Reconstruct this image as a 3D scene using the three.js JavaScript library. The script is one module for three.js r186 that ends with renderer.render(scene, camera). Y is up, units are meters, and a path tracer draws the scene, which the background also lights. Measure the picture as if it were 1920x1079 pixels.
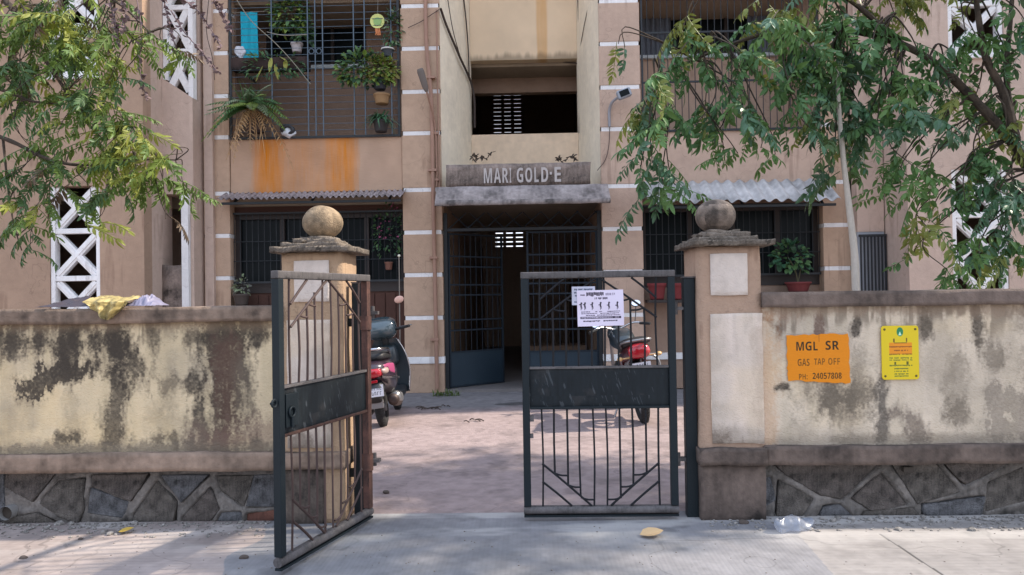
import * as THREE from 'three';
import { mergeGeometries, mergeVertices } from 'three/addons/utils/BufferGeometryUtils.js';
import { RoundedBoxGeometry } from 'three/addons/geometries/RoundedBoxGeometry.js';
import { TextGeometry } from 'three/addons/geometries/TextGeometry.js';
import { FontLoader } from 'three/addons/loaders/FontLoader.js';

// ------------------------------------------------------------------ camera, sky, sun, exposure
const scene = new THREE.Scene();
const camera = new THREE.PerspectiveCamera(42.15, 1024 / 575, 0.1, 600);
camera.rotation.order = 'YXZ';
camera.position.set(0, 1.62, 0);
camera.rotation.set(0.01309, 0.02471, -0.01549);

const sunDir = new THREE.Vector3(0.76, 0.72, -0.095).normalize();
const sun = new THREE.DirectionalLight(new THREE.Color().setRGB(1.0, 0.89, 0.75), 3.9);
sun.target.position.set(0, 1, -7);
sun.position.copy(sun.target.position).addScaledVector(sunDir, 30);
sun.castShadow = true;
sun.shadow.radius = 2.2;
sun.shadow.mapSize.set(4096, 4096);
Object.assign(sun.shadow.camera, { left: -16, right: 16, top: 16, bottom: -16, near: 1, far: 70 });
scene.add(sun, sun.target);

// hazy bright sky, the same in every direction but for height and the glow round the sun
{
  const w = 256, h = 128, d = new Float32Array(w * h * 4);
  for (let j = 0; j < h; j++) for (let i = 0; i < w; i++) {
    const el = ((j + 0.5) / h - 0.5) * Math.PI, az = ((i + 0.5) / w - 0.5) * Math.PI * 2;
    const v = new THREE.Vector3(Math.cos(el) * Math.cos(az), Math.sin(el), Math.cos(el) * Math.sin(az));
    const up = Math.max(0, v.y), t = Math.pow(1 - up, 2.2);
    const a = Math.acos(THREE.MathUtils.clamp(v.dot(sunDir), -1, 1));
    const g = 0.55 * Math.exp(-a * 2.4);
    const below = v.y < 0 ? 0.45 : 1, o = (j * w + i) * 4;
    d[o] = (0.56 + 0.36 * t + g) * below; d[o + 1] = (0.69 + 0.27 * t + g * 0.95) * below; d[o + 2] = (0.95 + 0.09 * t + g * 0.8) * below; d[o + 3] = 1;
  }
  const sky = new THREE.DataTexture(d, w, h, THREE.RGBAFormat, THREE.FloatType);
  sky.mapping = THREE.EquirectangularReflectionMapping; sky.magFilter = THREE.LinearFilter; sky.minFilter = THREE.LinearFilter; sky.needsUpdate = true;
  scene.background = sky; scene.environment = sky;
}
const renderer = new THREE.WebGLRenderer({ antialias: true });
renderer.setSize(1024, 575);
renderer.toneMapping = THREE.LinearToneMapping;
renderer.toneMappingExposure = 1.74;
renderer.shadowMap.enabled = true;

// ------------------------------------------------------------------ helpers
let seed = 7;
const rnd = () => { seed = (seed + 0x6d2b79f5) | 0; let t = Math.imul(seed ^ (seed >>> 15), 1 | seed); t = (t + Math.imul(t ^ (t >>> 7), 61 | t)) ^ t; return ((t ^ (t >>> 14)) >>> 0) / 4294967296; };
const rr = (a, b) => a + (b - a) * rnd();
const V = (x, y, z) => new THREE.Vector3(x, y, z);
camera.updateMatrixWorld();
// a pixel of the photograph (1920 x 1079) on the plane at depth z
function at(px, py, z) {
  const d = V((px - 960) / 1400, -(py - 539.5) / 1400, -1).applyEuler(camera.rotation);
  return camera.position.clone().addScaledVector(d, z / d.z);
}
const h2 = (i, j, s) => { let h = (Math.imul(i, 374761393) + Math.imul(j, 668265263) + Math.imul(s, 1442695041)) | 0; h = Math.imul(h ^ (h >>> 13), 1274126177); h ^= h >>> 16; return (h >>> 0) / 4294967296; };
const mod = (a, n) => ((a % n) + n) % n;
function vn(x, y, s, per) {
  const i = Math.floor(x), j = Math.floor(y), u = x - i, v = y - j, a = u * u * (3 - 2 * u), b = v * v * (3 - 2 * v);
  const I = per ? mod(i, per) : i, J = per ? mod(j, per) : j, I1 = per ? mod(i + 1, per) : i + 1, J1 = per ? mod(j + 1, per) : j + 1;
  return (h2(I, J, s) * (1 - a) + h2(I1, J, s) * a) * (1 - b) + (h2(I, J1, s) * (1 - a) + h2(I1, J1, s) * a) * b;
}
function fbm(x, y, oct, s, per) {
  let v = 0, w = 0.5, n = 0;
  for (let o = 0; o < oct; o++) { v += w * vn(x, y, s + o * 17, per); n += w; w *= 0.5; x *= 2; y *= 2; if (per) per *= 2; }
  return v / n;
}
const sstep = (a, b, x) => { const t = Math.min(1, Math.max(0, (x - a) / (b - a))); return t * t * (3 - 2 * t); };
const toS = (c) => 255 * (c <= 0.0031308 ? 12.92 * c : 1.055 * Math.pow(Math.min(1, c), 1 / 2.4) - 0.055);
function tex(w, h, f, linear) {       // f(u, v) -> linear [r, g, b]
  const d = new Uint8Array(w * h * 4);
  for (let j = 0; j < h; j++) for (let i = 0; i < w; i++) {
    const c = f((i + 0.5) / w, (j + 0.5) / h), o = (j * w + i) * 4;
    for (let k = 0; k < 3; k++) d[o + k] = linear ? 255 * Math.min(1, Math.max(0, c[k])) : toS(Math.max(0, c[k]));
    d[o + 3] = 255;
  }
  const t = new THREE.DataTexture(d, w, h); t.magFilter = THREE.LinearFilter; t.minFilter = THREE.LinearMipmapLinearFilter; t.generateMipmaps = true;
  t.wrapS = t.wrapT = THREE.RepeatWrapping; if (!linear) t.colorSpace = THREE.SRGBColorSpace; t.needsUpdate = true; return t;
}
function rep(t, size, sizeY = size) { const c = t.clone(); c.repeat.set(1 / size, 1 / sizeY); c.needsUpdate = true; return c; }
const C = (r, g, b) => new THREE.Color().setRGB(r, g, b);
const mat = (r, g, b, o = {}) => new THREE.MeshStandardMaterial({ color: C(r, g, b), roughness: 0.85, ...o });
// uv in metres from the position and the dominant direction of the face
function metreUV(g) {
  g = g.index ? g.toNonIndexed() : g;
  if (!g.attributes.normal) g.computeVertexNormals();
  const p = g.attributes.position, n = g.attributes.normal, uv = new Float32Array(p.count * 2);
  for (let i = 0; i < p.count; i += 3) {
    let nx = 0, ny = 0, nz = 0;
    for (let k = 0; k < 3; k++) { nx += Math.abs(n.getX(i + k)); ny += Math.abs(n.getY(i + k)); nz += Math.abs(n.getZ(i + k)); }
    for (let k = i; k < i + 3; k++) {
      const x = p.getX(k), y = p.getY(k), z = p.getZ(k);
      const [a, b] = nz >= nx && nz >= ny ? [x, y] : nx >= ny ? [z, y] : [x, z];
      uv[k * 2] = a; uv[k * 2 + 1] = b;
    }
  }
  g.setAttribute('uv', new THREE.BufferAttribute(uv, 2));
  for (const k of Object.keys(g.attributes)) if (!['position', 'normal', 'uv'].includes(k)) g.deleteAttribute(k);
  return g;
}
function box(x0, x1, y0, y1, z0, z1, bev = 0) {
  const w = Math.abs(x1 - x0), h = Math.abs(y1 - y0), d = Math.abs(z1 - z0);
  const g = bev ? new RoundedBoxGeometry(w, h, d, 1, Math.min(bev, w / 2.1, h / 2.1, d / 2.1)) : new THREE.BoxGeometry(w, h, d);
  g.translate((x0 + x1) / 2, (y0 + y1) / 2, (z0 + z1) / 2);
  return metreUV(g);
}
function rod(a, b, r, seg = 6, r2 = r) {
  const d = b.clone().sub(a), L = d.length(), g = new THREE.CylinderGeometry(r2, r, L, seg);
  g.translate(0, L / 2, 0); g.applyQuaternion(new THREE.Quaternion().setFromUnitVectors(V(0, 1, 0), d.normalize())); g.translate(a.x, a.y, a.z);
  return metreUV(g);
}
function bar(a, b, w, t) {           // flat bar, w along its width, t thick
  const d = b.clone().sub(a), L = d.length(), g = new THREE.BoxGeometry(w, L, t);
  g.translate(0, L / 2, 0); g.applyQuaternion(new THREE.Quaternion().setFromUnitVectors(V(0, 1, 0), d.normalize())); g.translate(a.x, a.y, a.z);
  return metreUV(g);
}
function tube(pts, r, seg = 6, n = 0) {
  const c = new THREE.CatmullRomCurve3(pts);
  return metreUV(new THREE.TubeGeometry(c, n || Math.max(4, pts.length * 5), r, seg));
}
function taper(pts, r0, r1, seg = 7, knots = 0) {      // limb that thins along its length
  const c = new THREE.CatmullRomCurve3(pts), n = Math.max(6, pts.length * 5), g = new THREE.TubeGeometry(c, n, 1, seg), p = g.attributes.position;
  for (let i = 0; i <= n; i++) {
    const q = c.getPointAt(i / n), k = (r0 + (r1 - r0) * (i / n)) * (1 + knots * (h2(i, 3, 5) - 0.5));
    for (let j = 0; j <= seg; j++) { const o = i * (seg + 1) + j; p.setXYZ(o, q.x + (p.getX(o) - q.x) * k, q.y + (p.getY(o) - q.y) * k, q.z + (p.getZ(o) - q.z) * k); }
  }
  g.computeVertexNormals();
  return metreUV(g);
}
function loft(secs, seg = 20) {      // secs: {z, x, y, w, h, n}: superellipse sections across z, capped
  const pos = [], idx = [], N = secs.length;
  for (const s of secs) for (let j = 0; j < seg; j++) {
    const a = (j / seg) * Math.PI * 2, e = 2 / (s.n || 2), c = Math.cos(a), q = Math.sin(a);
    pos.push((s.x || 0) + s.w * Math.sign(c) * Math.pow(Math.abs(c), e), s.y + s.h * Math.sign(q) * Math.pow(Math.abs(q), e), s.z);
  }
  for (let i = 0; i < N - 1; i++) for (let j = 0; j < seg; j++) { const a = i * seg + j, b = i * seg + (j + 1) % seg; idx.push(a, b, a + seg, b, b + seg, a + seg); }
  for (const [k, f] of [[0, 1], [N - 1, 0]]) {
    const s = secs[k], c = pos.length / 3; pos.push(s.x || 0, s.y, s.z);
    for (let j = 0; j < seg; j++) { const a = k * seg + j, b = k * seg + (j + 1) % seg; f ? idx.push(c, b, a) : idx.push(c, a, b); }
  }
  const g = new THREE.BufferGeometry(); g.setAttribute('position', new THREE.Float32BufferAttribute(pos, 3)); g.setIndex(idx); g.computeVertexNormals();
  const uv = new Float32Array(pos.length / 3 * 2); g.setAttribute('uv', new THREE.BufferAttribute(uv, 2));
  return g.toNonIndexed();
}
function roughen(g, amp, freq, s) {   // uneven stone: shifts welded points by noise
  g = g.clone(); for (const k of ['uv', 'normal']) g.deleteAttribute(k);
  g = mergeVertices(g, 1e-4); const p = g.attributes.position;
  for (let i = 0; i < p.count; i++) {
    const x = p.getX(i), y = p.getY(i), z = p.getZ(i);
    p.setXYZ(i, x + amp * (fbm(y * freq + 9, z * freq + x * freq, 3, s) - 0.5) * 2, y + amp * (fbm(x * freq + 31, z * freq + y * freq, 3, s + 1) - 0.5) * 2, z + amp * (fbm(x * freq + 57, y * freq + z * freq, 3, s + 2) - 0.5) * 2);
  }
  g.computeVertexNormals(); return metreUV(g);
}
const taken = {};
const numbered = (n) => { const k = taken[n] = (taken[n] ?? -1) + 1; return k ? n + '_' + String(k).padStart(3, '0') : n; };
const flat = (gs) => { gs = (Array.isArray(gs) ? gs : [gs]).map((g) => { g = g.index ? g.toNonIndexed() : g; for (const k of Object.keys(g.attributes)) if (!['position', 'normal', 'uv'].includes(k)) g.deleteAttribute(k); return g; }); return gs.length > 1 ? mergeGeometries(gs) : gs[0]; };
function obj(name, gs, m, parent = scene, label) {
  const o = new THREE.Mesh(flat(gs), m); o.name = parent === scene ? numbered(name) : name; parent.add(o); if (label) o.userData.label = label; return o;
}
function tag(o, label, category, group) { o.userData.label = label; o.userData.category = category; if (group) o.userData.group = group; return o; }
function struct(name, gs, m) { const o = obj(name, gs, m); o.userData.kind = 'structure'; return o; }
function thing(name, label, category, pos = [0, 0, 0], turn = 0, group) {
  const o = new THREE.Group(); o.name = numbered(name); o.position.set(...pos); o.rotation.y = turn; scene.add(o); return tag(o, label, category, group);
}
function canvasTex(w, h, draw) {
  const c = document.createElement('canvas'); c.width = w; c.height = h; draw(c.getContext('2d'), w, h);
  const t = new THREE.CanvasTexture(c); t.colorSpace = THREE.SRGBColorSpace; t.magFilter = THREE.LinearFilter; return t;
}
// distance from a point to a polyline
function distTo(pts, x, y) {
  let m = 1e9;
  for (let i = 0; i < Math.max(1, pts.length - 1); i++) {
    const a = pts[i], b = pts[i + 1] || a, dx = b[0] - a[0], dy = b[1] - a[1], l = dx * dx + dy * dy;
    const t = l ? Math.min(1, Math.max(0, ((x - a[0]) * dx + (y - a[1]) * dy) / l)) : 0;
    m = Math.min(m, Math.hypot(x - a[0] - dx * t, y - a[1] - dy * t));
  }
  return m;
}

// ------------------------------------------------------------------ surfaces
const tMottle = tex(1024, 1024, (u, v) => {          // weathered paint, tiles
  const a = fbm(u * 4, v * 4, 5, 11, 4), b = fbm(u * 32, v * 32, 3, 23, 32), s = fbm(u * 24, v * 3, 4, 31, 3 * 8);
  const k = 0.86 + 0.2 * (a - 0.5) + 0.14 * (b - 0.5) + 0.12 * (s - 0.5), d = sstep(0.62, 0.8, a) * 0.1;
  return [k - d, k - d * 1.05, k - d * 1.1 + 0.01];
}, true);
tMottle.colorSpace = THREE.NoColorSpace;
const tGrain = tex(512, 512, (u, v) => { const k = 0.5 + 0.6 * (fbm(u * 48, v * 48, 3, 71, 48) - 0.5) + 0.4 * (fbm(u * 8, v * 8, 3, 77, 8) - 0.5); return [k, k, k]; }, true);
const tGrime = tex(1024, 1024, (u, v) => {           // old concrete, blotched and streaked
  const a = fbm(u * 5, v * 5, 5, 41, 5), b = fbm(u * 40, v * 40, 3, 43, 40), s = fbm(u * 30, v * 4, 4, 47, 0 + 2 * 1 * 0 || 30);
  const k = 0.45 + 0.9 * (a - 0.4) + 0.35 * (b - 0.5) + 0.35 * (s - 0.5);
  const c = Math.max(0.12, Math.min(1, k)); return [c, c * 0.99, c * 0.98];
}, true);
const paint = (r, g, b, o = {}) => mat(r, g, b, { map: rep(tMottle, 2.3), bumpMap: rep(tGrain, 0.7), bumpScale: 0.004, roughness: 0.88, ...o });
const tWall = tex(1024, 1024, (u, v) => {            // facade paint: patches, run-down streaks, hairline cracks
  const a = fbm(u * 4, v * 4, 5, 111, 4), b = fbm(u * 48, v * 48, 3, 123, 48), s = fbm(u * 36, v * 3, 4, 131, 36), c = fbm(u * 6 + 0.3 * a, v * 6, 4, 137, 6);
  const cr = Math.abs(c - 0.5) < 0.0035 ? 0.14 : 0, st = sstep(0.54, 0.72, s) * sstep(0.42, 0.62, a) * 0.2, k = 0.88 + 0.26 * (a - 0.5) + 0.14 * (b - 0.5) - st - cr;
  return [k, k - st * 0.1, k - st * 0.15 + 0.01];
}, true);
const wallPaint = (r, g, b) => mat(r, g, b, { map: rep(tWall, 3.1), bumpMap: rep(tGrain, 0.7), bumpScale: 0.005, roughness: 0.9 });
const M = {
  tan: wallPaint(0.545, 0.375, 0.26), tanWing: wallPaint(0.43, 0.29, 0.2), tanPale: wallPaint(0.60, 0.45, 0.36), tanPink: wallPaint(0.58, 0.415, 0.315),
  cream: paint(0.85, 0.66, 0.47), creamPale: paint(0.92, 0.82, 0.65), white: wallPaint(0.92, 0.9, 0.88), brownWall: paint(0.36, 0.245, 0.18), redBrown: paint(0.085, 0.036, 0.024),
  hall: paint(0.36, 0.24, 0.165), ceiling: paint(0.34, 0.27, 0.2), soil: paint(0.06, 0.048, 0.038),  // soil: planter earth, also the painted darkness of the drain and weep holes
  trim: mat(0.4, 0.29, 0.22, { map: rep(tGrime, 1.7), bumpMap: rep(tGrain, 0.5), bumpScale: 0.005, roughness: 0.95 }), trimDark: mat(0.2, 0.15, 0.125, { map: rep(tGrime, 1.3), bumpMap: rep(tGrain, 0.5), bumpScale: 0.005, roughness: 0.95 }),
  concrete: mat(0.52, 0.45, 0.43, { map: rep(tGrime, 1.6), bumpMap: rep(tGrain, 0.5), bumpScale: 0.006, roughness: 0.95 }),
  oldConcrete: mat(0.36, 0.285, 0.245, { map: rep(tGrime, 0.9), bumpMap: rep(tGrain, 0.35), bumpScale: 0.008, roughness: 0.95 }),
  sheet: mat(0.68, 0.66, 0.65, { map: rep(tGrime, 2.6), roughness: 0.8 }), sheetOld: mat(0.5, 0.42, 0.42, { map: rep(tGrime, 1.1), roughness: 0.85 }),
  iron: new THREE.MeshPhysicalMaterial({ color: C(0.012, 0.018, 0.022), roughness: 0.5, specularIntensity: 0.45, bumpMap: rep(tGrain, 0.25), bumpScale: 0.0015 }),
  ironRust: mat(0.13, 0.055, 0.04, { map: rep(tGrime, 0.4), roughness: 0.8 }), ironWorn: mat(0.15, 0.135, 0.135, { map: rep(tGrime, 0.35), roughness: 0.6 }),
  ironBar: new THREE.MeshPhysicalMaterial({ color: C(0.014, 0.015, 0.018), roughness: 0.6, specularIntensity: 0.45 }), rodRust: mat(0.06, 0.035, 0.03, { roughness: 0.75 }), rodPale: mat(0.22, 0.19, 0.16, { roughness: 0.7 }),
  grille: mat(0.07, 0.105, 0.14, { roughness: 0.5 }), doorIron: new THREE.MeshPhysicalMaterial({ color: C(0.016, 0.024, 0.034), roughness: 0.6, specularIntensity: 0.4 }), grilleDark: mat(0.014, 0.018, 0.022, { roughness: 0.6 }), blueSheet: mat(0.01, 0.026, 0.042, { roughness: 0.6, bumpMap: rep(tGrain, 0.8), bumpScale: 0.004 }),
  glass: new THREE.MeshPhysicalMaterial({ color: C(0.006, 0.009, 0.011), roughness: 0.3, specularIntensity: 0.22 }),
  frame: mat(0.03, 0.022, 0.02, { roughness: 0.65 }), sillPale: mat(0.55, 0.62, 0.66, { roughness: 0.6 }), pipe: paint(0.38, 0.22, 0.155, { roughness: 0.7 }), cable: mat(0.045, 0.03, 0.025, { roughness: 0.7 }), cablePale: mat(0.3, 0.27, 0.23, { roughness: 0.7 }),
};

// ------------------------------------------------------------------ ground, yard and street
{
  const g = new THREE.PlaneGeometry(700, 700); g.rotateX(-Math.PI / 2); g.translate(0, -0.03, 0);
  struct('ground', metreUV(g), mat(0.25, 0.2, 0.16, { map: rep(tMottle, 5) }));

  const X0 = -9, X1 = 9, Z0 = -12.9, Z1 = -5.62;
  const yardMap = tex(2048, 1024, (u, v) => {
    const x = X0 + u * (X1 - X0), z = Z0 + v * (Z1 - Z0);
    const a = fbm(x * 0.8, z * 0.8, 5, 3), b = fbm(x * 14, z * 14, 3, 5), c = fbm(x * 3.1, z * 3.1, 4, 9);
    const grey = sstep(-0.3, 0.35, z + 7.4 + (a - 0.5) * 1.5);                   // shade towards the gate, painted in as greyer, darker concrete
    const shadowBand = sstep(0.1, 0.02, distTo([[-0.55, -7.2], [0.2, -7.12], [0.9, -7.28], [1.4, -7.2]], x, z * 1.0) - 0.1 - 0.3 * (c - 0.45) + 0.1 * Math.abs(x - 0.4));  // shadow strip behind the gate, painted dark into the paving
    const dark = sstep(0.56, 0.7, c) * 0.18 + sstep(0.6, 0.72, a) * 0.12;
    const k = (0.9 + 0.42 * (b - 0.5) + 0.35 * (a - 0.5) - dark) * (1 - 0.6 * shadowBand);
    const crack = Math.abs(fbm(x * 1.3 + 5, z * 1.3, 4, 51) - 0.5) < 0.003 ? 0.8 : 1;
    return [0.345 * (1 - grey) + 0.215 * grey, 0.268 * (1 - grey) + 0.2 * grey, 0.258 * (1 - grey) + 0.203 * grey].map((q) => q * k * crack);
  });
  const yg = new THREE.PlaneGeometry(X1 - X0, Z1 - Z0, 90, 40); yg.rotateX(-Math.PI / 2); yg.translate((X0 + X1) / 2, 0, (Z0 + Z1) / 2);
  { const p = yg.attributes.position; for (let i = 0; i < p.count; i++) p.setY(i, 0.006 * (fbm(p.getX(i) * 0.9, p.getZ(i) * 0.9, 3, 63) - 0.5)); yg.computeVertexNormals(); }
  struct('yard_pavement', yg, new THREE.MeshStandardMaterial({ map: yardMap, roughness: 0.93, bumpMap: (() => { const t = rep(tGrain, 1); t.repeat.set(26, 11); return t; })(), bumpScale: 0.008 }));

  // street side: tined concrete, ribs along the wall on the footway and across it on the gate apron
  const RX0 = -6, RX1 = 6, RZ0 = -5.62, RZ1 = -0.4;
  const apron = (x, z) => sstep(-1.95, -1.85, x + 0.05 * Math.sin(z * 9)) * (1 - sstep(1.7, 1.82, x + 0.08 * (z + 5)));
  const jointX = (z) => 2.3 + (z + 4.9) * 0.02;
  const roadMap = tex(1536, 1340, (u, v) => {
    const x = RX0 + u * (RX1 - RX0), z = RZ0 + v * (RZ1 - RZ0), ap = apron(x, z);
    const a = fbm(x * 0.9, z * 0.9, 5, 13), b = fbm(x * 16, z * 16, 3, 15), c = fbm(x * 3.4, z * 3.4, 4, 19), e = fbm(x * 1.6 + 8, z * 5, 4, 29);
    let k = 0.92 + 0.34 * (b - 0.5) + 0.4 * (a - 0.5) + 0.3 * (c - 0.5);
    const tyre = ap > 0.5 ? 0.12 * sstep(0.13, 0.03, Math.min(Math.abs(x + 0.55 + 0.08 * z), Math.abs(x - 0.62 + 0.05 * z))) * fbm(x * 30, z * 2, 3, 35) : 0; k *= 1 - tyre;
    const rib = ap > 0.5 ? Math.sin(x * 210 + 2 * vn(x * 3, z * 0.6, 7)) : Math.sin(z * 130 + 2.2 * vn(x * 0.7, z * 4, 8));
    k *= 1 - 0.05 * sstep(0.2, 0.9, rib) * (0.4 + vn(x * 2, z * 2, 33));
    const dust = sstep(0.42, 0.7, e) * sstep(-4.6, -5.3, z);                       // pale dust and plaster crumbs swept against the walls
    const stain = sstep(0.6, 0.74, c) * 0.28;
    k *= 1 - stain;
    if (Math.abs(x - jointX(z)) < 0.007 && z > -5.05) k *= 0.3;
    if (Math.abs(fbm(x * 1.1 + 3, z * 1.1 + 7, 4, 53) - 0.5) < 0.004) k *= 0.74;
    const base = ap > 0.5 ? [0.235, 0.228, 0.236] : x < 0 ? [0.37, 0.305, 0.28] : [0.3, 0.275, 0.26];
    return base.map((q, i) => q * k * (1 - dust * 0.5) + dust * 0.5 * [0.58, 0.55, 0.52][i]);
  });
  const roadBump = tex(1536, 1340, (u, v) => {
    const x = RX0 + u * (RX1 - RX0), z = RZ0 + v * (RZ1 - RZ0);
    const rib = apron(x, z) > 0.5 ? Math.sin(x * 210 + 2 * vn(x * 3, z * 0.6, 7)) : Math.sin(z * 130 + 2.2 * vn(x * 0.7, z * 4, 8));
    const k = 0.5 - 0.12 * sstep(0.2, 0.9, rib) + 0.4 * (fbm(x * 20, z * 20, 3, 15) - 0.5) - (Math.abs(x - jointX(z)) < 0.007 && z > -5.05 ? 0.4 : 0); return [k, k, k];
  }, true);
  const rg = new THREE.PlaneGeometry(RX1 - RX0, RZ1 - RZ0, 80, 40); rg.rotateX(-Math.PI / 2);
  { const u = rg.attributes.uv; for (let i = 0; i < u.count; i++) u.setY(i, 1 - u.getY(i)); }
  { const u = yg.attributes.uv; for (let i = 0; i < u.count; i++) u.setY(i, 1 - u.getY(i)); }
  rg.translate((RX0 + RX1) / 2, 0, (RZ0 + RZ1) / 2);
  { const p = rg.attributes.position; for (let i = 0; i < p.count; i++) p.setY(i, 0.004 + 0.008 * (fbm(p.getX(i) * 0.8, p.getZ(i) * 0.8, 3, 67) - 0.5)); rg.computeVertexNormals(); }
  struct('road', rg, new THREE.MeshStandardMaterial({ map: roadMap, bumpMap: roadBump, bumpScale: 0.007, roughness: 0.9 }));
}

// ------------------------------------------------------------------ apartment building
const ZF = -12.8;                                          // the front of the pilasters
const B = thing('apartment_building', 'tan apartment block with white grooved pilasters, barred windows and a name over its dark entrance', 'building');
const TOP = 10.6;
function prism(pts, y0, y1) {                               // outline in x, z raised from y0 to y1
  const s = new THREE.Shape(pts.map(([x, z]) => new THREE.Vector2(x, -z))), g = new THREE.ExtrudeGeometry(s, { depth: y1 - y0, bevelEnabled: false });
  g.rotateX(-Math.PI / 2); g.translate(0, y0, 0); return metreUV(g);
}
{
  // pilasters: plaster panels with recessed white bands between them
  const lines = [1.29, 2.03, 2.765, 3.5, 4.48, 5.2, 5.95, 6.69, 7.43, 8.17, 8.91, 9.65];
  const gap = 0.036;
  for (const [x0, x1, m] of [[-5.65, -5.19, M.tan], [-2.18, -1.5, M.tan], [1.24, 1.94, M.tanPink], [4.99, 5.46, M.tan]]) {
    const p = obj('pilaster', box(x0 + 0.02, x1 - 0.02, 0, TOP, ZF - 0.34, ZF - 0.012), M.white, B);
    const ys = [0.62, ...lines.flatMap((y) => [y - gap, y + gap]), TOP];
    obj('panel', box(x0, x1, 0, 0.5, ZF - 0.3, ZF + 0.01, 0.008), m, p);
    obj('plinth_band', box(x0 - 0.012, x1 + 0.012, 0.502, 0.618, ZF - 0.3, ZF + 0.03, 0.008), M.white, p);
    for (let i = 0; i < ys.length; i += 2) obj('panel', box(x0, x1, ys[i], ys[i + 1], ZF - 0.3, ZF, 0.008), m, p);
  }
  // first-floor parapets under the balcony grilles
  const px0 = -5.185, px1 = -2.185;
  const rust = tex(1024, 320, (u, v) => {
    const x = px0 + u * (px1 - px0), y = 3.5 + v * 0.93, n = fbm(x * 9, y * 1.2, 4, 91), a = fbm(x * 3, y * 3, 4, 93), f = fbm(x * 60, y * 4, 2, 94);
    const edge = (c, w) => sstep(w, w * 0.5, Math.abs(x - c) + 0.22 * (n - 0.5) + 0.1 * (f - 0.5));
    const o = Math.max(edge(-4.5, 0.34), edge(-3.25, 0.36) * 1.0, 0.5 * edge(-3.9, 0.6)) * (0.5 + 0.7 * n) * (0.75 + 0.5 * f), base = [0.52, 0.35, 0.245], or = [0.62, 0.235, 0.05], k = 0.88 + 0.3 * (a - 0.5);
    return base.map((q, i) => (q * (1 - o) + or[i] * o) * k);
  });
  const uvFit = (g, x0, x1, y0, y1) => { const p = g.attributes.position, uv = g.attributes.uv; for (let i = 0; i < p.count; i++) uv.setXY(i, (p.getX(i) - x0) / (x1 - x0), (p.getY(i) - y0) / (y1 - y0)); return g; };
  obj('parapet', uvFit(box(px0, px1, 3.5, 4.43, ZF - 0.2, ZF - 0.03, 0.008), px0, px1, 3.5, 4.43), new THREE.MeshStandardMaterial({ map: rust, roughness: 0.9, bumpMap: tGrain, bumpScale: 0.004 }), B, 'tan parapet with two broad orange rust stains');
  obj('parapet', box(1.945, 4.985, 3.5, 4.41, ZF - 0.2, ZF - 0.03, 0.008), M.tanPink, B);
  // floors, roof, inner walls
  obj('floor_slab', [box(-9.2, -1.45, 3.28, 3.5, -17.2, ZF - 0.22), box(1.25, 9.2, 3.28, 3.5, -17.2, ZF - 0.22), box(-1.45, 1.25, 3.28, 3.5, -17.2, ZF - 0.08)], M.ceiling, B);
  obj('floor_slab', [box(-9.2, -2.2, 6.9, 7.1, -17.2, ZF - 0.31), box(1.95, 9.2, 6.9, 7.1, -17.2, ZF - 0.31), box(-1.6, 1.5, 6.2, 6.4, -15.5, -14.52)], M.ceiling, B);
  obj('roof', [box(-9.4, 9.4, TOP, TOP + 0.25, -17.3, -12.5), box(-2.5, 2.2, TOP, TOP + 0.25, -24.3, -17.302)], M.concrete, B);
  obj('hall_wall', [box(-2.15, -1.5, 0, 3.28, -24, ZF - 0.35), box(1.24, 1.9, 0, 3.28, -24, ZF - 0.35), box(-2.4, -1.6, 3.282, TOP, -24, -14.45), box(1.5, 2.1, 3.282, TOP, -24, -14.45)], M.hall, B);
  obj('hall_floor', box(-1.5, 1.24, 0.0, 0.05, -24, ZF - 0.02), mat(0.2, 0.18, 0.17, { map: rep(tMottle, 1.5), roughness: 0.6 }), B);
  obj('end_wall', [box(-9.4, -9.2, 0, TOP, -17.3, -12.0), box(9.2, 9.4, 0, TOP, -17.3, -12.0)], M.tan, B);
  // rear wall with two openings for the ventilation blocks
  const jx0 = -1.17, jx1 = -0.15, RZ = -24;
  obj('rear_wall', [box(-2.4, jx0, 0, TOP, RZ - 0.2, RZ), box(jx1, 2.1, 0, TOP, RZ - 0.2, RZ), box(jx0, jx1, 0, 3.2, RZ - 0.2, RZ), box(jx0, jx1, 3.91, 6.9, RZ - 0.2, RZ), box(jx0, jx1, 8.23, TOP, RZ - 0.2, RZ)], M.hall, B);
  for (const [y0, y1, n] of [[3.2, 3.91, 5], [6.9, 8.23, 10]]) {
    const b = obj('ventilation_block', [[jx0, jx0 + 0.07], [jx1 - 0.07, jx1], [-0.86, -0.76], [-0.545, -0.445]].map(([a, b]) => box(a, b, y0, y1, RZ - 0.16, RZ - 0.04)), M.hall, B);
    for (let i = 0; i <= n; i++) { const y = y0 + (y1 - y0) * i / n; obj('slat', box(jx0 + 0.02, jx1 - 0.02, y - 0.052, y + 0.052, RZ - 0.15, RZ - 0.05), M.hall, b); }
  }
  // balcony and room backs
  for (const s of [[-5.19, -2.18], [1.94, 4.99]]) {
    const [a, b] = s, left = a < 0, zb = -14.3, wx0 = left ? -5.05 : 2.1, wx1 = left ? -3.1 : 4.7, wy = left ? 6.16 : 6.2, cy = 6.9, wm = left ? M.brownWall : M.tanPink;
    obj('rear_wall', [box(-9.2, -2.4, 0, TOP, -17.2, -17), box(2.1, 9.2, 0, TOP, -17.2, -17)].slice(a < 0 ? 0 : 1, a < 0 ? 1 : 2), M.hall, B);
    obj('balcony_wall', [box(a, wx0, 3.5, cy, zb - 0.15, zb), box(wx1, b, 3.5, cy, zb - 0.15, zb), box(wx0, wx1, 3.5, wy, zb - 0.15, zb)], wm, B);
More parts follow.
